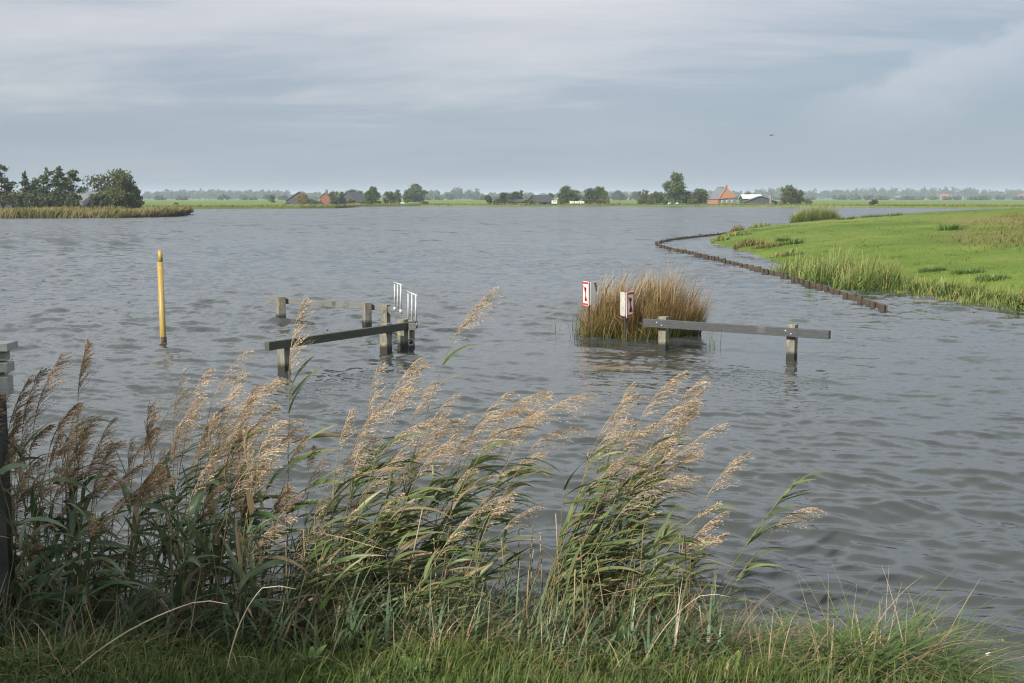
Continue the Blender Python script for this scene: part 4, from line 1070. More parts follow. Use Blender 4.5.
tips = [((716, 243), .6, .9, 220, .45, 'cattail', 'green reed tuft at the very tip of the meadow point'), ((745, 249), .8, 1.0, 300, .6, 'shorefringe', 'brown withered tuft on the near side of the meadow point'),
        ((737, 240), .7, 1.4, 260, .5, 'cattail', 'round green tuft on the meadow point behind the tip'), ((764, 252), .8, .9, 240, .42, 'shorefringe', 'low brown herbs at the water edge below the meadow point'),
        ((733, 232.5), .6, 1.5, 200, .8, 'shorefringe', 'small olive tuft sticking up behind the meadow point by the piles'), ((757, 231), .9, 1.6, 220, .6, 'cattail', 'olive tuft along the far edge of the meadow point'),
        ((783, 260), .7, .8, 200, .4, 'cattail', 'low green tuft between meadow point and tall reeds')]
for (q, rx, ry, n, hh, mt, lab) in tips:
    b = P(*q); cat_clump((b[0] + .3, b[1] + .6), n, rx, ry, (.5 * hh, 1.1 * hh), lab, mt, wd=(.03, .06))
# big reed bush on the far edge
b = P(819, 223.5)
root = cat_clump((b[0], b[1] + 2), 3600, 2.5, 2.2, (1.7, 2.9), 'large rounded reed bed standing in the water behind the meadow', wd=(.03, .07), mat='cattail', stalk=.03)
def rush_tuft(px, py, rad, hh, label):
    zc = 1.0
    for _ in range(12): p = P(px, py, zc); zc = .5 * zc + .5 * mz(p[0], p[1])
    n = 150
    root = empty('rush_tuft', p); tag(root, label, 'rush tuft')
    mb = MB(); a = rng.random(n) * 6.283; r = rad * np.sqrt(rng.random(n)); x = p[0] + np.cos(a) * r; y = p[1] + np.sin(a) * r
    blades(mb, np.stack([x, y, meadow_z(x, y)[0] - .02], -1), rnd(.4 * hh, hh, n), rnd(.02, .04, n), rnd(.02, .7, n), rnd(.1, .9, n), a, rng.random(n) * .3, 5)
    mb.build('foliage', M['sedge'], root)
for q in [(950, 230, .65, .55, 'dark rush tuft on the meadow left of the withered patch'), (793, 244, .6, .45, 'dark rush tuft near the meadow point'), (932, 271, .45, .22, 'small dark tuft low on the meadow slope'),
          (968, 273, .5, .25, 'flat dark tuft near the reeds on the meadow slope'), (783, 241, .4, .35, 'small dark tuft beside the larger one near the meadow point'), (992, 279, .5, .22, 'flat dark grass tuft on the lower right meadow')]: rush_tuft(*q)
# tufts along the skyline edge of the meadow
for i, px in enumerate((845, 872, 893, 905, 927)):
    rush_tuft(px, np.interp(px, [845, 927], [219.5, 213.0]), .9, .42, ['small tuft on the meadow skyline next to the reed bed', 'second small tuft on the meadow skyline from the reed bed', 'olive tuft on the meadow skyline, third from the reed bed', 'wide tuft on the meadow skyline, fourth from the reed bed', 'last small tuft on the meadow skyline towards the right'][i])

# ------------------------------------------------------------------ far shore vegetation
def fringe(name, line, n, depth, h, w, mat, label, z=.3, clump=.12, poly=None):
    mb = MB(); line = np.array(line); cum = np.concatenate([[0], np.cumsum(np.linalg.norm(np.diff(line, axis=0), axis=1))])
    s = rng.random(n) * cum[-1]; x = np.interp(s, cum, line[:, 0]); y = np.interp(s, cum, line[:, 1])
    dd = rng.random(n) ** 1.3 * depth; y = y + dd - .3
    if poly is not None:
        k = sd(poly, x, y) > -.5; x, y, dd, s = x[k], y[k], dd[k], s[k]; n = len(x)
    env = .55 + .45 * (np.sin(s * clump) * .5 + np.sin(s * clump * 2.7 + 1.3) * .3 + np.sin(s * clump * 6.1 + .5) * .2)
    hh = rnd(*h, n) * (.55 + .6 * env)
    tint = np.clip(.5 + .45 * np.sin(s * clump * 1.7 + dd * .8 + 2) + rng.normal(size=n) * .25, 0, 1)
    blades(mb, np.stack([x, y, np.where(dd < .5, -.05, z - .03)], -1), hh, rnd(*w, n), rnd(0, .35, n), rnd(.1, .8, n), rng.normal(size=n) + .2, tint, 3, face=rng.normal(size=n) * .5)
    tag(mb.build(name, M[mat]), label, 'reeds', kind='stuff')
vis = [q for q in LEFTW if q[1] < 400]
fringe('reed_fringe', [q for q in vis if q[0] > -140], 26000, 26, (.55, 1.35), (.10, .22), 'shorefringe', 'brown and olive reed bed along the left peninsula', clump=.35, poly=left_poly)
fv = [q for q in FARW if -420 < q[0] < 420 and q[1] < 700]
fringe('shore_grass', fv, 16000, 26, (.2, .75), (.2, .55), 'shorefringe', 'rough grass and reeds along the far shore', z=.45, clump=.09)

def tree(px, py_base, py_top, wpx, Y, mat, label, style='round', n=1700, group=None, name='tree', zb=None, leaf=None):
    """trunk, limbs and a crown of many leaf clumps filling uneven lobes"""
    zb = .35 if zb is None else zb
    b = np.array([(px - 512) / F * Y, Y, zb]); top = at(px, py_top, Y)[2]; Ht = top - zb; Wd = wpx / F * Y
    root = empty(name, b); tag(root, label, 'tree', group)
    lobes = []
    if style == 'round':
        k = 17
        for i in range(k):
            u_ = rng.random(); hgt = zb + Ht * (.10 + .78 * (i + .5) / k + rng.normal() * .03)
            rel = (hgt - zb) / Ht; env = math.sqrt(max(0.05, 1 - ((rel - .46) / .56) ** 2))
            an = i * 2.4 + rng.normal() * .5; rad = Wd * .5 * env * rnd(.25, .92, 1)[0]
            r_ = (Wd * .165 * rnd(.6, 1.4, 1)[0] + Ht * .035) * (.7 + .3 * env)
            lobes.append((b[0] + math.cos(an) * rad, b[1] + math.sin(an) * rad, min(hgt, top - r_ * .75), r_, r_ * .78))
        lobes.append((b[0] + rng.normal() * Wd * .06, b[1], top - Wd * .16, Wd * .17, Wd * .16)); lobes.append((b[0], b[1], zb + Ht * .5, Wd * .3, Ht * .26))
    elif style == 'spire':      # ragged tiers, thin leader on top
        k = 15
        for i in range(k):
            rel = .12 + .86 * i / (k - 1); env = (1 - rel) ** .75 + .06
            for q in range(2):
                an = rng.random() * 6.283; rad = Wd * .42 * env * rnd(.4, 1.1, 1)[0]
                lobes.append((b[0] + math.cos(an) * rad, b[1] + math.sin(an) * rad, zb + Ht * rel, Wd * .25 * env + .08, Ht * .045))
    elif style == 'open':       # tall, gaps between layered branches
        k = 26
        for i in range(k):
            rel = .2 + .78 * i / (k - 1); env = .45 + .55 * math.sin(rel * 3.0) * rnd(.6, 1.1, 1)[0]
            an = rng.random() * 6.283; rad = Wd * .42 * env * rnd(.2, 1, 1)[0]
            lobes.append((b[0] + math.cos(an) * rad, b[1] + math.sin(an) * rad, zb + Ht * rel * .97, Wd * .19 * env + .1, Ht * .042))
    elif style == 'bush':
        for i in range(9):
            an = rng.random() * 6.283; rad = Wd * .36 * math.sqrt(rng.random()); r_ = Wd * .2
            lobes.append((b[0] + math.cos(an) * rad, b[1] + math.sin(an) * rad * .7, zb + Ht * rnd(.3, .72, 1)[0], r_, Ht * .28))
        lobes.append((b[0], b[1], zb + Ht * .7, Wd * .25, Ht * .3))
    L_ = np.array(lobes); vol = L_[:, 3] ** 2 * L_[:, 4]; pr = vol ** .7; pr /= pr.sum()
    ii = rng.choice(len(L_), n, p=pr)
    v = unit(rng.normal(size=(n, 3))) * (rng.random((n, 1)) ** .45) * (1 + rng.normal(size=(n, 1)) * (.16 if style in ('round', 'bush') else .38))
    C = L_[ii, :3] + v * L_[ii][:, [3, 3, 4]]
    C = C[C[:, 2] > zb + .05 * Ht]
    size = (leaf or max(.22, Wd * .075)) * rnd(.6, 1.4, len(C))
    lobe_t = rng.random(len(L_))
    tint = np.clip(lobe_t[ii][:len(C)] * .6 + rng.random(len(C)) * .4, 0, 1)
    mb = MB(); mb.leaves(C, size, tint, .75); mb.build('crown', M[mat], root, smooth=False)
    mb = MB(); tr = max(.08, Wd * .028)
    mb.tube([b - [0, 0, .2], b + [Wd * .01, 0, Ht * .3], b + [-Wd * .015, 0, Ht * .6], b + [0, 0, Ht * .85]], [tr * 1.25, tr, tr * .6, tr * .2], 7, .5)
    for q in L_[::2][:7]:
        s0 = b + [0, 0, min(max(.15, (q[2] - zb) / Ht - .22), .7) * Ht]; e0 = q[:3]
        mb.tube([s0, (s0 + e0) / 2 + [0, 0, -.02 * Ht], e0], [tr * .5, tr * .33, tr * .12], 5, .5)
    mb.build('trunk', M['bark'], root)
    return root

YL = 218.0
LT = [(6, 164, 24, 'open', 'leaf_dark', 'tall loose dark tree leftmost of all at the picture edge'), (-22, 168, 34, 'round', 'leaf_dark', 'dark tree just outside the left picture edge'),
      (29, 172, 18, 'spire', 'leaf_dark', 'slim dark spire tree left of the shortest narrow tree'), (39, 178, 17, 'open', 'leaf_dark', 'shortest narrow dark tree beside the dark red roof'),
      (51, 168, 25, 'spire', 'leaf_dark', 'broad dark spire tree in the middle of the left grove'), (63, 166, 20, 'open', 'leaf_dark', 'tall ragged dark tree right of the broad spire'),
      (75, 169, 27, 'open', 'leaf_olive', 'loose olive tree right above the grey barn'), (118, 169, 46, 'round', 'leaf_olive', 'big domed olive tree standing apart right of the grey barn'), (134, 184, 24, 'round', 'leaf_olive', 'low spreading olive tree on the right flank of the big domed one')]
for (px, top, w, st, mt, lab) in LT:
    tree(px, 205, top, w, YL + rng.normal() * 4, mt, lab, st, 5200 if st == 'round' else 2600, 'trees on the left peninsula', leaf=.40 if st == 'round' else .34)
for (px, top, w, lab) in [(16, 190, 30, 'dark low bush under the leftmost tall tree'), (38, 191, 26, 'dark low bush under the slim spire trees'), (60, 189, 28, 'dark low bush under the broad spire tree'), (76, 191, 20, 'dark low bush left of the grey barn'), (100, 193, 18, 'dark low bush between grey barn and domed tree')]:
    tree(px, 205, top, w, YL - 6 + rng.normal() * 2, 'leaf_dark', lab, 'bush', 1300, 'bushes on the left peninsula', name='bush', leaf=.4)

# (px, top y, width px, style, material, distance, label)
FT = [(304, 192.5, 11, 'round', 'leaf_gold', 395, 'small golden tree in front of the left farm barn'), (268+6, 195, 7, 'round', 'leaf_green', 560, 'small green tree left of the left farm'),
      (335, 190.5, 11, 'round', 'leaf_olive', 396, 'olive tree right of the red brick farmhouse'), (342.5, 191.5, 6, 'round', 'leaf_olive', 402, 'tiny olive tree behind the red brick farmhouse'),
      (353, 189, 13, 'round', 'leaf_green', 450, 'hazy green tree behind the dark barn of the left farm'), (361, 190, 10, 'round', 'leaf_dark', 440, 'dark hazy tree right of the dark barn'),
      (373, 186.5, 17, 'round', 'leaf_green', 398, 'round green tree right of the left farm'), (391, 191, 13, 'round', 'leaf_green', 400, 'small dark green tree left of the large hazy tree'), (398.5, 189.3, 9, 'round', 'leaf_olive', 430, 'narrow olive tree close to the large hazy tree'),
      (416, 183.8, 23, 'round', 'leaf_green', 620, 'large round hazy tree standing in the gap of the far shore'), (408, 190, 13, 'round', 'leaf_olive', 520, 'pale tree at the foot of the large hazy tree'),
      (488, 194.8, 10, 'bush', 'leaf_dark', 390, 'lone small dark bush left of the dark barn group'), (504, 192, 14, 'round', 'leaf_dark', 395, 'dark tree left in the pair beside the dark barn'), (515, 191, 14, 'round', 'leaf_dark', 398, 'dark tree right in the pair beside the dark barn'),
      (521, 190.3, 7, 'open', 'leaf_olive', 402, 'thin pale tree beside the dark pair'), (549, 193, 11, 'round', 'leaf_olive', 410, 'olive tree behind the dark barn roof'),
      (565, 185.5, 15, 'round', 'leaf_green', 405, 'tall tree left above the row of white caravans'), (575, 189.5, 12, 'round', 'leaf_green', 412, 'lower tree in the middle above the white caravans'), (589, 187.5, 14, 'round', 'leaf_dark', 400, 'dark tree right of the white caravans'),
      (597, 186.2, 15, 'round', 'leaf_green', 406, 'rounded green tree right end of the caravan grove'), (604.5, 190.5, 8, 'round', 'leaf_green', 398, 'small tree at the end of the caravan grove'), (607, 197, 4, 'bush', 'leaf_gold', 385, 'tiny yellow-green bush right of the caravan grove'),
      (617, 190, 14, 'round', 'leaf_dark', 1050, 'far blue round tree between caravan grove and olive pair'), (634, 191.5, 12, 'round', 'leaf_dark', 1150, 'far blue tree left of the olive pair'),
      (643, 189.2, 13, 'round', 'leaf_olive', 402, 'olive brown tree left of the tall poplar-like tree'), (655, 191.5, 16, 'round', 'leaf_green', 396, 'low round green tree at the left foot of the tallest tree'),
      (674, 171.7, 24, 'round', 'leaf_green', 392, 'tallest green tree on the far shore left of the orange roof'), (686, 191, 13, 'round', 'leaf_dark', 396, 'low dark tree at the right foot of the tallest tree'), (698, 188.2, 18, 'round', 'leaf_dark', 392, 'dark round tree between tallest tree and orange roofed farmhouse'),
      (787, 184.7, 19, 'round', 'leaf_olive', 372, 'round tree right of the dark barns'), (797.5, 189.5, 10, 'round', 'leaf_green', 376, 'small hazy tree right of the round tree by the barns'),
      (872, 199.3, 10, 'bush', 'leaf_dark', 345, 'low dark bush alone on the right far field'), (745, 192, 12, 'round', 'leaf_green', 520, 'hazy tree behind the pale barn roof')]
for (px, top, w, st, mt, Y, lab) in FT:
    tree(px, 204, top, w, Y, mt, lab, st, 3200 if w > 14 else 1700, 'trees along the far shore', zb=.4, name='bush' if st == 'bush' else 'tree', leaf=max(.32, w / F * Y * .085))

for px in (312, 319, 336, 352, 366, 381, 425, 496, 511, 526, 531, 561, 586, 600, 640, 650, 664, 691, 704, 781, 793, 806):
    Yb = 389 + rng.normal() * 4
    tree(px, 204, 198.2 + rng.random() * 3.2, rnd(7, 14, 1)[0], Yb, ['leaf_green', 'leaf_dark', 'leaf_olive'][rng.integers(3)], 'low scrub bush filling a gap between trees and farms on the far shore', 'bush', 420, 'scrub along the far shore', zb=.4, name='bush', leaf=.42)
# unseen tree added left of the camera to shade the left of the bank
tb = (-6.6, .8); zt0 = float(bank_z(np.array([tb[0]]), np.array([tb[1]]))[0])
def added_shade_tree():
    root = empty('tree', (tb[0], tb[1], zt0)); tag(root, 'unseen tree added on the near bank to shade the left thicket', 'tree')
    b = np.array([tb[0], tb[1], zt0]); lob = []
    for i in range(26):
        an = i * 2.4; rr = 1.9 * math.sqrt((i + .5) / 26); lob.append((b[0] + math.cos(an) * rr, b[1] + math.sin(an) * rr, 3.1 + 1.9 * rng.random(), .85, .7))
    L_ = np.array(lob); n = 9000; ii = rng.integers(0, 26, n)
    v = unit(rng.normal(size=(n, 3))) * rng.random((n, 1)) ** .4
    mb = MB(); mb.leaves(L_[ii, :3] + v * L_[ii][:, [3, 3, 4]], .16 * rnd(.6, 1.4, n), rng.random(n), .6); mb.build('crown', M['leaf_olive'], root, smooth=False)
    mb = MB(); mb.tube([b - [0, 0, .3], b + [.05, 0, 1.2], b + [-.05, .05, 2.6], b + [0, 0, 4.2]], [.2, .16, .12, .03], 9, .5)
    for q in L_[::3]: mb.tube([b + [0, 0, 1.6], (b + [0, 0, 2.0] + q[:3]) / 2 + [0, 0, .2], q[:3]], [.07, .05, .015], 6, .5)
    mb.build('trunk', M['bark'], root)
added_shade_tree()

# distant woods: one mass
def wood_line(name, segs, label):
    mb = MB()
    for (x0, x1, Y, h0, h1, cnt) in segs:
        xs = rnd(x0, x1, cnt); ys = Y + rng.random(cnt) * Y * .12
        hh = 1.45 * rnd(h0, h1, cnt) * (.88 + .2 * np.sin(xs * .011 + Y) * np.sin(xs * .031)); ww = rnd(.8, 1.3, cnt) * 9
        q = 80
        v = unit(rng.normal(size=(cnt, q, 3))) * rng.random((cnt, q, 1)) ** .4
        C = np.stack([xs, ys, .45 + hh * .52], -1)[:, None] + v * np.stack([ww * .6, ww * .6, hh * .5], -1)[:, None]
        C = C.reshape(-1, 3); C[:, 2] = np.maximum(C[:, 2], .6)
        mb.leaves(C, rnd(2.0, 4.2, len(C)), np.repeat(rng.random(cnt), q) * .7 + rng.random(len(C)) * .3, .8)
    tag(mb.build(name, M['leaf_dark'], smooth=False), label, 'woods', kind='stuff')
wood_line('distant_woods', [(-1500, -400, 2000, 9, 13, 420), (-620, -300, 1900, 7, 11, 90), (-400, -60, 2100, 5, 9, 100), (-140, -45, 1500, 7, 11, 34), (-60, 120, 1900, 6, 10, 50), (100, 480, 2100, 8, 12, 190),
                            (440, 1700, 2050, 11, 16, 620), (-2600, -1500, 2300, 8, 14, 200), (1700, 2800, 2300, 8, 14, 200)], 'blue hazy woods along the horizon')
wood_line('distant_hedges', [(-700, -330, 1150, 2, 4.5, 50), (300, 900, 1250, 2.0, 4.0, 70), (-330, 300, 1200, 2, 4.5, 45)], 'low hazy hedges in the far fields')

# ------------------------------------------------------------------ farms
def poly_mesh(name, verts, faces, mat, parent):
    bm = bmesh.new(); vs = [bm.verts.new([float(c) for c in v]) for v in verts]
    for f in faces: bm.faces.new([vs[i] for i in f])
    bmesh.ops.recalc_face_normals(bm, faces=bm.faces)
    return bm_obj(name, bm, M[mat], parent)
def gable(px, by, Y, length, width, eave, ridge, rz, wall, roof, name, label, cat='barn', windows=0, over=.35, chimney=False, zb=.42):
    root = empty(name, ((px - 512) / F * Y, Y, zb), rz); tag(root, label, cat)
    l, w = length / 2, width / 2
    poly_mesh('wall', [(-l, -w, -.3), (l, -w, -.3), (l, w, -.3), (-l, w, -.3), (-l, -w, eave), (l, -w, eave), (l, w, eave), (-l, w, eave), (-l, 0, ridge - .05), (l, 0, ridge - .05)],
              [(0, 1, 5, 4), (2, 3, 7, 6), (1, 2, 6, 9, 5), (3, 0, 4, 8, 7), (0, 3, 2, 1)], wall, root)
    L, Wv = l + over, w + over; ez = eave - over * (ridge - eave) / w; t = .14
    rf = poly_mesh('roof', [(-L, -Wv, ez), (L, -Wv, ez), (L, 0, ridge), (-L, 0, ridge), (L, Wv, ez), (-L, Wv, ez), (-L, -Wv, ez + t), (L, -Wv, ez + t), (L, 0, ridge + t), (-L, 0, ridge + t), (L, Wv, ez + t), (-L, Wv, ez + t)],
              [(0, 1, 2, 3), (3, 2, 4, 5), (6, 7, 8, 9), (9, 8, 10, 11), (0, 1, 7, 6), (5, 4, 10, 11), (1, 2, 8, 7), (2, 4, 10, 8), (0, 3, 9, 6), (3, 5, 11, 9)], roof, root)
    if chimney:
        bm = bmesh.new(); box(bm, (l * .5, 0, ridge + .5), (.7, .7, 1.2)); bm_obj('chimney', bm, M['brick'], rf)
    for i in range(windows):
        x = -l + (i + .5) * 2 * l / windows
        bm = bmesh.new(); box(bm, (x, -w - .02, eave * .55), (min(1.3, l / windows), .06, eave * .42)); fr = bm_obj('window', bm, M['white'], root)
        bm = bmesh.new(); box(bm, (x, -w - .055, eave * .55), (min(1.1, l / windows * .8), .02, eave * .34)); bm_obj('pane', bm, M['glass'], fr)
    return root
# Frisian farmhouse with pyramid roof
Y0 = 385.0
fh = empty('farmhouse', ((717.3 - 512) / F * Y0, Y0, .42)); tag(fh, 'farmhouse with steep orange tiled gable and slate side roof across the water', 'farmhouse')
Lc, Nc, Rc_, Bc = np.array([-3.1, 6.0]), np.array([0.0, 0.0]), np.array([6.4, 3.3]), np.array([3.3, 9.3])
ez, rz_ = 2.1, 5.6
ap1, ap2 = np.array([3.2, 3.9]), np.array([.8, 7.6])
W4 = [Lc, Nc, Rc_, Bc]; cen = sum(W4) / 4
ins = [c + (cen - c) * .07 for c in W4]
poly_mesh('wall', [(*c, -.3) for c in ins] + [(*c, ez - .25) for c in ins], [(0, 1, 5, 4), (1, 2, 6, 5), (2, 3, 7, 6), (3, 0, 4, 7)], 'grey_wall', fh)
rv = [(*Lc, ez - .35), (*Nc, ez - .3), (*Rc_, ez + .35), (*Bc, ez), (*ap1, rz_), (*ap2, rz_)]
poly_mesh('slate_roof', rv, [(0, 1, 4, 5), (2, 3, 5, 4), (3, 0, 5)], 'slate', fh)
poly_mesh('tiled_gable', [(*Nc, ez - .3), (*Rc_, ez + .35), (*ap1, rz_), (Nc[0], Nc[1] + .15, ez - .4), (Rc_[0], Rc_[1] + .15, ez + .25), (ap1[0], ap1[1] + .15, rz_ - .1)], [(0, 1, 2), (5, 4, 3), (0, 3, 4, 1), (1, 4, 5, 2), (2, 5, 3, 0)], 'orange_tile', fh)
# orange verge strip along the near edge of the slate side, and along its eave
def bar3(name, a, b, r, mat, parent):
    bm = bmesh.new(); cyl(bm, a, b, r, r, 6); return bm_obj(name, bm, M[mat], parent)
bar3('verge', (Nc[0] - .05, Nc[1] - .05, ez - .28), (ap1[0] - .05, ap1[1] - .05, rz_ + .03), .22, 'orange_tile', fh)
bar3('ridge_cap', (*ap1, rz_ + .05), (*ap2, rz_ + .05), .12, 'slate', fh)
bm = bmesh.new(); box(bm, (ap1[0], ap1[1] + .3, rz_ + .35), (.45, .45, .8)); bm_obj('chimney', bm, M['brick'], fh)
poly_mesh('brick_base', [(*(Lc + [-.05, -.1]), -.3), (*(Nc + [-.1, -.08]), -.3), (*(Nc + [-.1, -.08]), ez - .5), (*(Lc + [-.05, -.1]), ez - .75), (*(Lc + [.1, .1]), -.3), (*(Nc + [.1, .2]), -.3), (*(Nc + [.1, .2]), ez - .5), (*(Lc + [.1, .1]), ez - .75)],
          [(0, 1, 2, 3), (7, 6, 5, 4), (0, 4, 5, 1), (1, 5, 6, 2), (2, 6, 7, 3), (3, 7, 4, 0)], 'orange_tile', fh)
dN = unit(Rc_ - Nc)
for q in (.2, .5, .78):
    c_ = ins[1] + (ins[2] - ins[1]) * q
    bm = bmesh.new(); box(bm, (c_[0], c_[1] - .04, 1.05), (.85, .1, .8), math.atan2(dN[1], dN[0])); fr = bm_obj('window', bm, M['white'], fh)
    bm = bmesh.new(); box(bm, (c_[0] + .03, c_[1] - .1, 1.05), (.7, .03, .65), math.atan2(dN[1], dN[0])); bm_obj('pane', bm, M['glass'], fr)
gable(749, 203, 402, 6.2, 5.2, 2.1, 3.2, .06, 'dark_tin', 'pale_tin', 'barn', 'barn with pale pink-white roof right of the orange roofed farmhouse')
gable(758, 203, 388, 7, 10.5, .8, 2.7, math.radians(86), 'dark_tin', 'dark_tin', 'barn', 'low dark barn right of the pale roofed barn')
root = empty('silo', ((765.5 - 512) / F * 386, 381, .42)); tag(root, 'slim pale silo pipe in front of the low dark barn', 'silo')
bm = bmesh.new(); cyl(bm, (0, 0, -.2), (0, 0, 3.3), .35, .35, 12); bm_obj('tank', bm, M['grey_wall'], root)
bm = bmesh.new(); cyl(bm, (0, 0, 3.3), (0, 0, 3.7), .4, .1, 12); bm_obj('cap', bm, M['dark_tin'], root)
gable(303, 203, 420, 9, 9, 1.4, 4.3, math.radians(90), 'dark_tin', 'slate', 'barn', 'dark barn behind the small golden tree')
gable(327.5, 203, 405, 4.6, 3.6, 2.3, 3.9, math.radians(90), 'brick', 'slate', 'farmhouse', 'small red brick farmhouse of the left farm', 'farmhouse', 0, .2, True)
gable(344, 203, 412, 7, 4, 1.4, 2.4, .1, 'brick', 'dark_tin', 'shed', 'low red brick shed between farmhouse and dark barn', 'shed')
gable(354, 203, 403, 9, 7.5, 1.0, 4.0, math.radians(72), 'dark_tin', 'dark_tin', 'barn', 'dark roofed barn right of the red brick farmhouse')
gable(541, 203, 392, 7, 5.5, 1.0, 3.0, math.radians(40), 'dark_tin', 'dark_tin', 'barn', 'dark barn with sloping grey roof left of the caravans')
gable(524, 203, 396, 8, 4, 1.0, 1.7, 0, 'brick', 'dark_tin', 'shed', 'low brown shed left of the dark sloping barn', 'shed')
YLb = 224
gable(18, 203, YLb + 6, 5, 4, 1.8, 3.0, .1, 'dark_tin', 'maroon', 'house', 'house with dark red roof among the leftmost trees', 'house', over=.3)
gable(88, 203, YLb, 6.0, 4.5, .9, 2.8, math.radians(-35), 'dark_tin', 'slate', 'barn', 'grey roofed barn between left grove and domed tree', over=.5)
for (px, Y, lab) in ((941, 1400, 'distant house with red roof in the right woods'), (1019, 1450, 'distant red roofed house at the right picture edge')):
    gable(px, 200, Y, 11, 7, 4.0, 6.8, .3, 'grey_wall', 'red_roof', 'house', lab, 'house')
# lattice mast
Ym = 1700; mx = (897 - 512) / F * Ym
mr = empty('radio_mast', (mx, Ym, .45)); tag(mr, 'thin radio mast above the right woods', 'mast')
bm = bmesh.new(); hm = at(897, 187, Ym)[2]
for (dx, dy) in ((-.5, -.3), (.5, -.3), (0, .5)): cyl(bm, (dx, dy, 0), (dx * .3, dy * .3, hm), .12, .1, 6)
for i in range(12):
    z0, z1 = i * hm / 12, (i + 1) * hm / 12; k0, k1 = 1 - .7 * i / 12, 1 - .7 * (i + 1) / 12
    cyl(bm, (-.5 * k0, -.3 * k0, z0), (.5 * k1, -.3 * k1, z1), .06, .06, 5)
bm_obj('lattice', bm, M['grey_wall'], mr)
bm = bmesh.new(); cyl(bm, (0, 0, hm), (0, 0, hm + 3), .05, .03, 6); bm_obj('antenna', bm, M['grey_wall'], mr)

# caravans, boat, animals, bird
def caravan(px, Y, L, label, hb=1.0):
    root = empty('caravan', ((px - 512) / F * Y, Y, .45), .1); tag(root, label, 'caravan', 'white caravans on the far shore')
    bm = bmesh.new(); box(bm, (0, 0, .35 + hb / 2), (L, 1.3, hb), 0, .12); bm_obj('body', bm, M['wool'], root)
    bm = bmesh.new(); box(bm, (0, -.66, .4 + hb * .6), (L * .55, .03, hb * .3)); bm_obj('window', bm, M['glass'], root)
    for sx in (-.25, .25):
        bm = bmesh.new(); cyl(bm, (sx * L, -.66, .22), (sx * L, -.5, .22), .22, .22, 12); bm_obj('wheel', bm, M['tar'], root)
caravan(554, 380, 1.6, 'single white caravan right of the dark sloping barn')
for i, px in enumerate((571.5, 576.5, 581.5)): caravan(px, 386, 1.35, ['leftmost white caravan in the row under the grove', 'middle white caravan in the row under the grove', 'rightmost white caravan in the row under the grove'][i], .8)
bq = P(620.5, 205.8)
br = empty('boat', (bq[0], bq[1] - 1.2, 0)); tag(br, 'small dark boat moored at the far grassy shore', 'boat')
bm = bmesh.new(); st = np.linspace(-1, 1, 9); rings = []
for q in st:
    w = .85 * (1 - abs(q) ** 2.6) + .04; sh = .55 + .28 * q * q
    rings.append([bm.verts.new((q * 2.4, y_, z_)) for y_, z_ in ((-w, sh), (-w * .75, -.1), (w * .75, -.1), (w, sh), (w * .85, sh - .02), (0, .12), (-w * .85, sh - .02))])
for r1, r2 in zip(rings[:-1], rings[1:]):
    for i in range(7): bm.faces.new((r1[i], r1[(i + 1) % 7], r2[(i + 1) % 7], r2[i]))
bm.faces.new(rings[0]); bm.faces.new(rings[-1][::-1]); bmesh.ops.recalc_face_normals(bm, faces=bm.faces)
bm_obj('hull', bm, M['tar'], br)
bm = bmesh.new(); box(bm, (-.6, 0, .72), (1.1, .9, .5), 0, .08); bm_obj('cuddy', bm, M['dark_tin'], br)

def grazer(px, Y, L, mat, label, cat, rz=0.1):
    """cow or sheep: one skinned body, head down to graze"""
    base = np.array([(px - 512) / F * Y, Y, .45])
    me = bpy.data.meshes.new(cat); k = L / 1.0
    V = [(0, 0, .72), (-.42, 0, .76), (.38, 0, .74), (.58, 0, .66), (.74, 0, .40), (.86, 0, .16),
         (-.42, .13, .42), (-.46, .13, .22), (-.42, .13, .0), (-.42, -.13, .42), (-.46, -.13, .22), (-.42, -.13, .0),
         (.36, .12, .4), (.36, .12, .2), (.37, .12, 0), (.36, -.12, .4), (.36, -.12, .2), (.37, -.12, 0), (-.54, 0, .72), (-.6, 0, .4), (.72, .1, .5), (.72, -.1, .5)]
    E = [(0, 1), (0, 2), (2, 3), (3, 4), (4, 5), (1, 6), (6, 7), (7, 8), (1, 9), (9, 10), (10, 11), (2, 12), (12, 13), (13, 14), (2, 15), (15, 16), (16, 17), (1, 18), (18, 19), (4, 20), (4, 21)]
    R = [.25, .22, .22, .14, .11, .07, .09, .06, .05, .09, .06, .05, .08, .055, .05, .08, .055, .05, .05, .025, .03, .03]
    me.from_pydata([(x * k, y * k, z * k) for x, y, z in V], E, [])
    o = bpy.data.objects.new(cat, me); COL.objects.link(o); me.materials.append(M[mat])
    sm = o.modifiers.new('skin', 'SKIN')
    for i, r in enumerate(R): me.skin_vertices[0].data[i].radius = (r * k, r * k)
    me.skin_vertices[0].data[0].use_root = True
    o.modifiers.new('sub', 'SUBSURF').render_levels = 1
    o.location = Vector(base); o.rotation_euler = (0, 0, rz); tag(o, label, cat)
grazer(178, 330, 1.0, 'hide', 'dark cow grazing right of the domed tree behind the reeds', 'cow')
grazer(289, 330, 1.0, 'hide', 'dark cow grazing left of the golden tree farm', 'cow', 3.0)
grazer(668, 384, .72, 'wool', 'white sheep grazing at the left foot of the tallest tree', 'sheep', .4)
grazer(676, 386, .72, 'wool', 'white sheep grazing below the tallest tree towards the dark trees', 'sheep', 2.6)
grazer(403, 384, .9, 'wool', 'small pale sheep in front of the large hazy tree', 'sheep', .2)
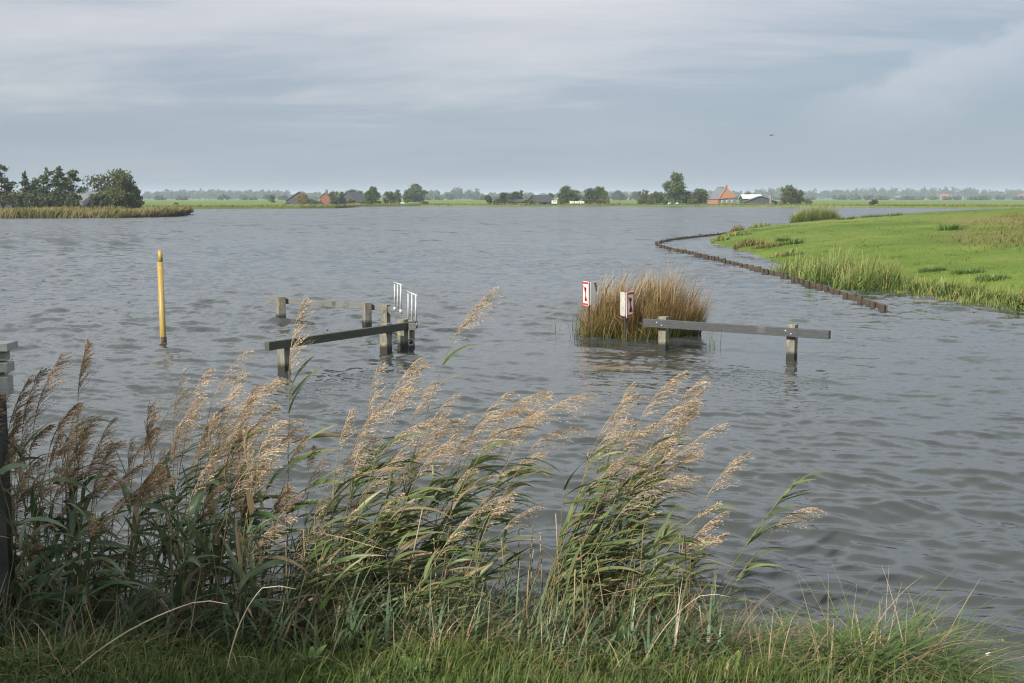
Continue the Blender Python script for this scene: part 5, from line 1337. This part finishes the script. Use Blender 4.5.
# bird
bb = at(771.5, 135.5, 90); me = bpy.data.meshes.new('bird')
me.from_pydata([(0, .12, 0), (0, 0, .0), (0, -.13, 0), (.1, .02, .05), (.2, -.02, .03), (-.1, .02, .05), (-.2, -.02, .03), (0, .17, .01)], [(0, 1), (1, 2), (1, 3), (3, 4), (1, 5), (5, 6), (0, 7)], [])
o = bpy.data.objects.new('bird', me); COL.objects.link(o); me.materials.append(M['hide']); o.modifiers.new('skin', 'SKIN')
for i, r in enumerate((.03, .04, .02, .025, .012, .025, .012, .018)): me.skin_vertices[0].data[i].radius = (r, r * .7)
o.location = Vector(bb); tag(o, 'tiny dark bird flying in the grey sky', 'bird')
# floating straw
mb = MB(); c = P(608, 371); n = 260
x = c[0] + rng.normal(size=n) * .35; y = c[1] + rng.normal(size=n) * .16
blades(mb, np.stack([x, y, np.full(n, .035)], -1), rnd(.1, .35, n), rnd(.006, .014, n), np.full(n, 1.5), rnd(-.05, .1, n), rng.normal(size=n) * .5, rng.random(n), 3)
tag(mb.build('floating_straw', M['drygrass']), 'loose straw floating on the water', 'straw', kind='stuff')

# ------------------------------------------------------------------ haze
HAZE = 0.00023
bm = bmesh.new(); box(bm, (0, 4450, 15.5), (18600, 11100, 33.0)); hz = bm_obj('haze', bm, None); tag(hz, kind='stuff', label='thin bluish air over water and fields', cat='haze')
m, nt, out = new_mat('haze_air'); v = N(nt, 'ShaderNodeVolumePrincipled'); v.inputs['Color'].default_value = (.74, .87, 1.0, 1); v.inputs['Density'].default_value = HAZE; v.inputs['Anisotropy'].default_value = 0.0
nt.links.new(v.outputs[0], out.inputs['Volume']); hz.data.materials.append(m)
m.cycles.homogeneous_volume = True; m.cycles.volume_sampling = 'DISTANCE'

# ------------------------------------------------------------------ sun, sky, camera
SUN_EL, SUN_AZ = 33.0, math.atan2(-.60, -.80)       # azimuth from +Y towards +X
sl = bpy.data.lights.new('sun', 'SUN'); sl.energy = 4.2; sl.angle = math.radians(1.2); sl.color = (1.0, .93, .80)
so = bpy.data.objects.new('sun', sl); COL.objects.link(so)
el = math.radians(SUN_EL); sdir = Vector((math.sin(SUN_AZ) * math.cos(el), math.cos(SUN_AZ) * math.cos(el), math.sin(el)))
so.rotation_euler = (-sdir).to_track_quat('-Z', 'Y').to_euler(); so.location = (0, 0, 60)

w = bpy.data.worlds.new('World'); SC.world = w; w.use_nodes = True; nt = w.node_tree; nt.nodes.clear()
out = nt.nodes.new('ShaderNodeOutputWorld'); bg = nt.nodes.new('ShaderNodeBackground'); bg.inputs[1].default_value = 0.1
sky = nt.nodes.new('ShaderNodeTexSky'); sky.sky_type = 'NISHITA'; sky.sun_disc = False; sky.sun_elevation = el; sky.sun_rotation = SUN_AZ % (2 * math.pi)
tc = nt.nodes.new('ShaderNodeTexCoord').outputs['Generated']
sx = N(nt, 'ShaderNodeSeparateXYZ'); nt.links.new(tc, sx.inputs[0]); z = sx.outputs[2]
# cloud deck: direction projected on a plane overhead
zz = math_n(nt, 'ADD', math_n(nt, 'MAXIMUM', z, 0.0), 0.16)
cb_ = N(nt, 'ShaderNodeCombineXYZ'); nt.links.new(math_n(nt, 'DIVIDE', sx.outputs[0], zz), cb_.inputs[0]); nt.links.new(math_n(nt, 'DIVIDE', sx.outputs[1], zz), cb_.inputs[1])
c1 = noise(nt, 1.0, 8, 0.58, cb_.outputs[0], (.42, .8, 1), .5)
c2 = noise(nt, 1.0, 5, 0.55, cb_.outputs[0], (1.3, 3.0, 1), .4)
cv = math_n(nt, 'ADD', math_n(nt, 'MULTIPLY', c1, .72), math_n(nt, 'MULTIPLY', c2, .28))
# thicker, brighter deck higher up; thin blue-grey bank low down
lift = N(nt, 'ShaderNodeMapRange'); lift.inputs[1].default_value = 0.02; lift.inputs[2].default_value = .165; lift.inputs[3].default_value = -.14; lift.inputs[4].default_value = .23; nt.links.new(z, lift.inputs[0])
cv = math_n(nt, 'ADD', cv, lift.outputs[0])
azm = math_n(nt, 'ARCTAN2', sx.outputs[0], sx.outputs[1])
rgt = N(nt, 'ShaderNodeMapRange'); rgt.interpolation_type = 'SMOOTHSTEP'; rgt.inputs[1].default_value = .02; rgt.inputs[2].default_value = .34; nt.links.new(azm, rgt.inputs[0])
lowz = N(nt, 'ShaderNodeMapRange'); lowz.interpolation_type = 'SMOOTHSTEP'; lowz.inputs[1].default_value = .10; lowz.inputs[2].default_value = .24; lowz.inputs[3].default_value = .15; lowz.inputs[4].default_value = 0; nt.links.new(z, lowz.inputs[0])
cv = math_n(nt, 'SUBTRACT', cv, math_n(nt, 'MULTIPLY', rgt.outputs[0], lowz.outputs[0]))
hi = N(nt, 'ShaderNodeMapRange'); hi.inputs[1].default_value = .16; hi.inputs[2].default_value = .55; hi.inputs[3].default_value = 1.0; hi.inputs[4].default_value = 1.5; nt.links.new(z, hi.inputs[0])
cloud = ramp(nt, [(.32, (1.78, 2.22, 2.78)), (.50, (2.16, 2.52, 3.04)), (.62, (3.35, 3.42, 3.78)), (.76, (4.35, 4.2, 4.35))], cv)
# a pale cloud bank low in the sky to the right, lit along its upper edge
az_ = math_n(nt, 'ARCTAN2', sx.outputs[0], sx.outputs[1])
lump = noise(nt, 1.0, 5, .6, tc, (14, 14, 20))
edge = math_n(nt, 'ADD', math_n(nt, 'ADD', math_n(nt, 'MULTIPLY', math_n(nt, 'SUBTRACT', az_, .235), .31), .085), math_n(nt, 'MULTIPLY', math_n(nt, 'SUBTRACT', lump, .5), .07))
dep = math_n(nt, 'SUBTRACT', edge, z)
ins_ = N(nt, 'ShaderNodeMapRange'); ins_.interpolation_type = 'SMOOTHSTEP'; ins_.inputs[1].default_value = -.003; ins_.inputs[2].default_value = .012; nt.links.new(dep, ins_.inputs[0])
fal = N(nt, 'ShaderNodeMapRange'); fal.interpolation_type = 'SMOOTHSTEP'; fal.inputs[1].default_value = .0; fal.inputs[2].default_value = .075; fal.inputs[3].default_value = 1; fal.inputs[4].default_value = 0; nt.links.new(dep, fal.inputs[0])
lef = N(nt, 'ShaderNodeMapRange'); lef.interpolation_type = 'SMOOTHSTEP'; lef.inputs[1].default_value = .2; lef.inputs[2].default_value = .33; nt.links.new(az_, lef.inputs[0])
bank = math_n(nt, 'MULTIPLY', math_n(nt, 'MULTIPLY', ins_.outputs[0], fal.outputs[0]), lef.outputs[0])
cloud = mix(nt, math_n(nt, 'MULTIPLY', bank, .75), cloud, (3.3, 3.42, 3.85))
up_ = N(nt, 'ShaderNodeMapRange'); up_.inputs[1].default_value = .15; up_.inputs[2].default_value = .33; nt.links.new(z, up_.inputs[0])
deck = ramp(nt, [(.38, (4.1, 4.5, 4.9)), (.5, (5.6, 5.95, 6.25)), (.62, (7.0, 7.25, 7.45))], c1)
cloud = mix(nt, up_.outputs[0], cloud, deck)
col = mix(nt, .88, sky.outputs[0], cloud)
nt.links.new(col, bg.inputs[0]); nt.links.new(bg.outputs[0], out.inputs[0])

cam = bpy.data.cameras.new('camera'); cam.sensor_width = 36.0; cam.lens = F * 36.0 / W; cam.clip_start = .1; cam.clip_end = 30000
co = bpy.data.objects.new('camera', cam); COL.objects.link(co); co.location = (0, 0, CH); co.rotation_euler = (math.radians(90) - PITCH, 0, 0)
SC.camera = co
vs = SC.view_settings; vs.view_transform = 'Standard'; vs.look = 'None'; vs.exposure = 0.7; vs.gamma = 1.0; vs.use_curve_mapping = False
SC.render.engine = 'CYCLES'
SC.cycles.volume_bounces = 0; SC.cycles.max_bounces = 8; SC.cycles.use_denoising = True; SC.cycles.denoising_prefilter = 'ACCURATE'; SC.cycles.filter_width = 1.15
SC.render.resolution_x, SC.render.resolution_y = W, H
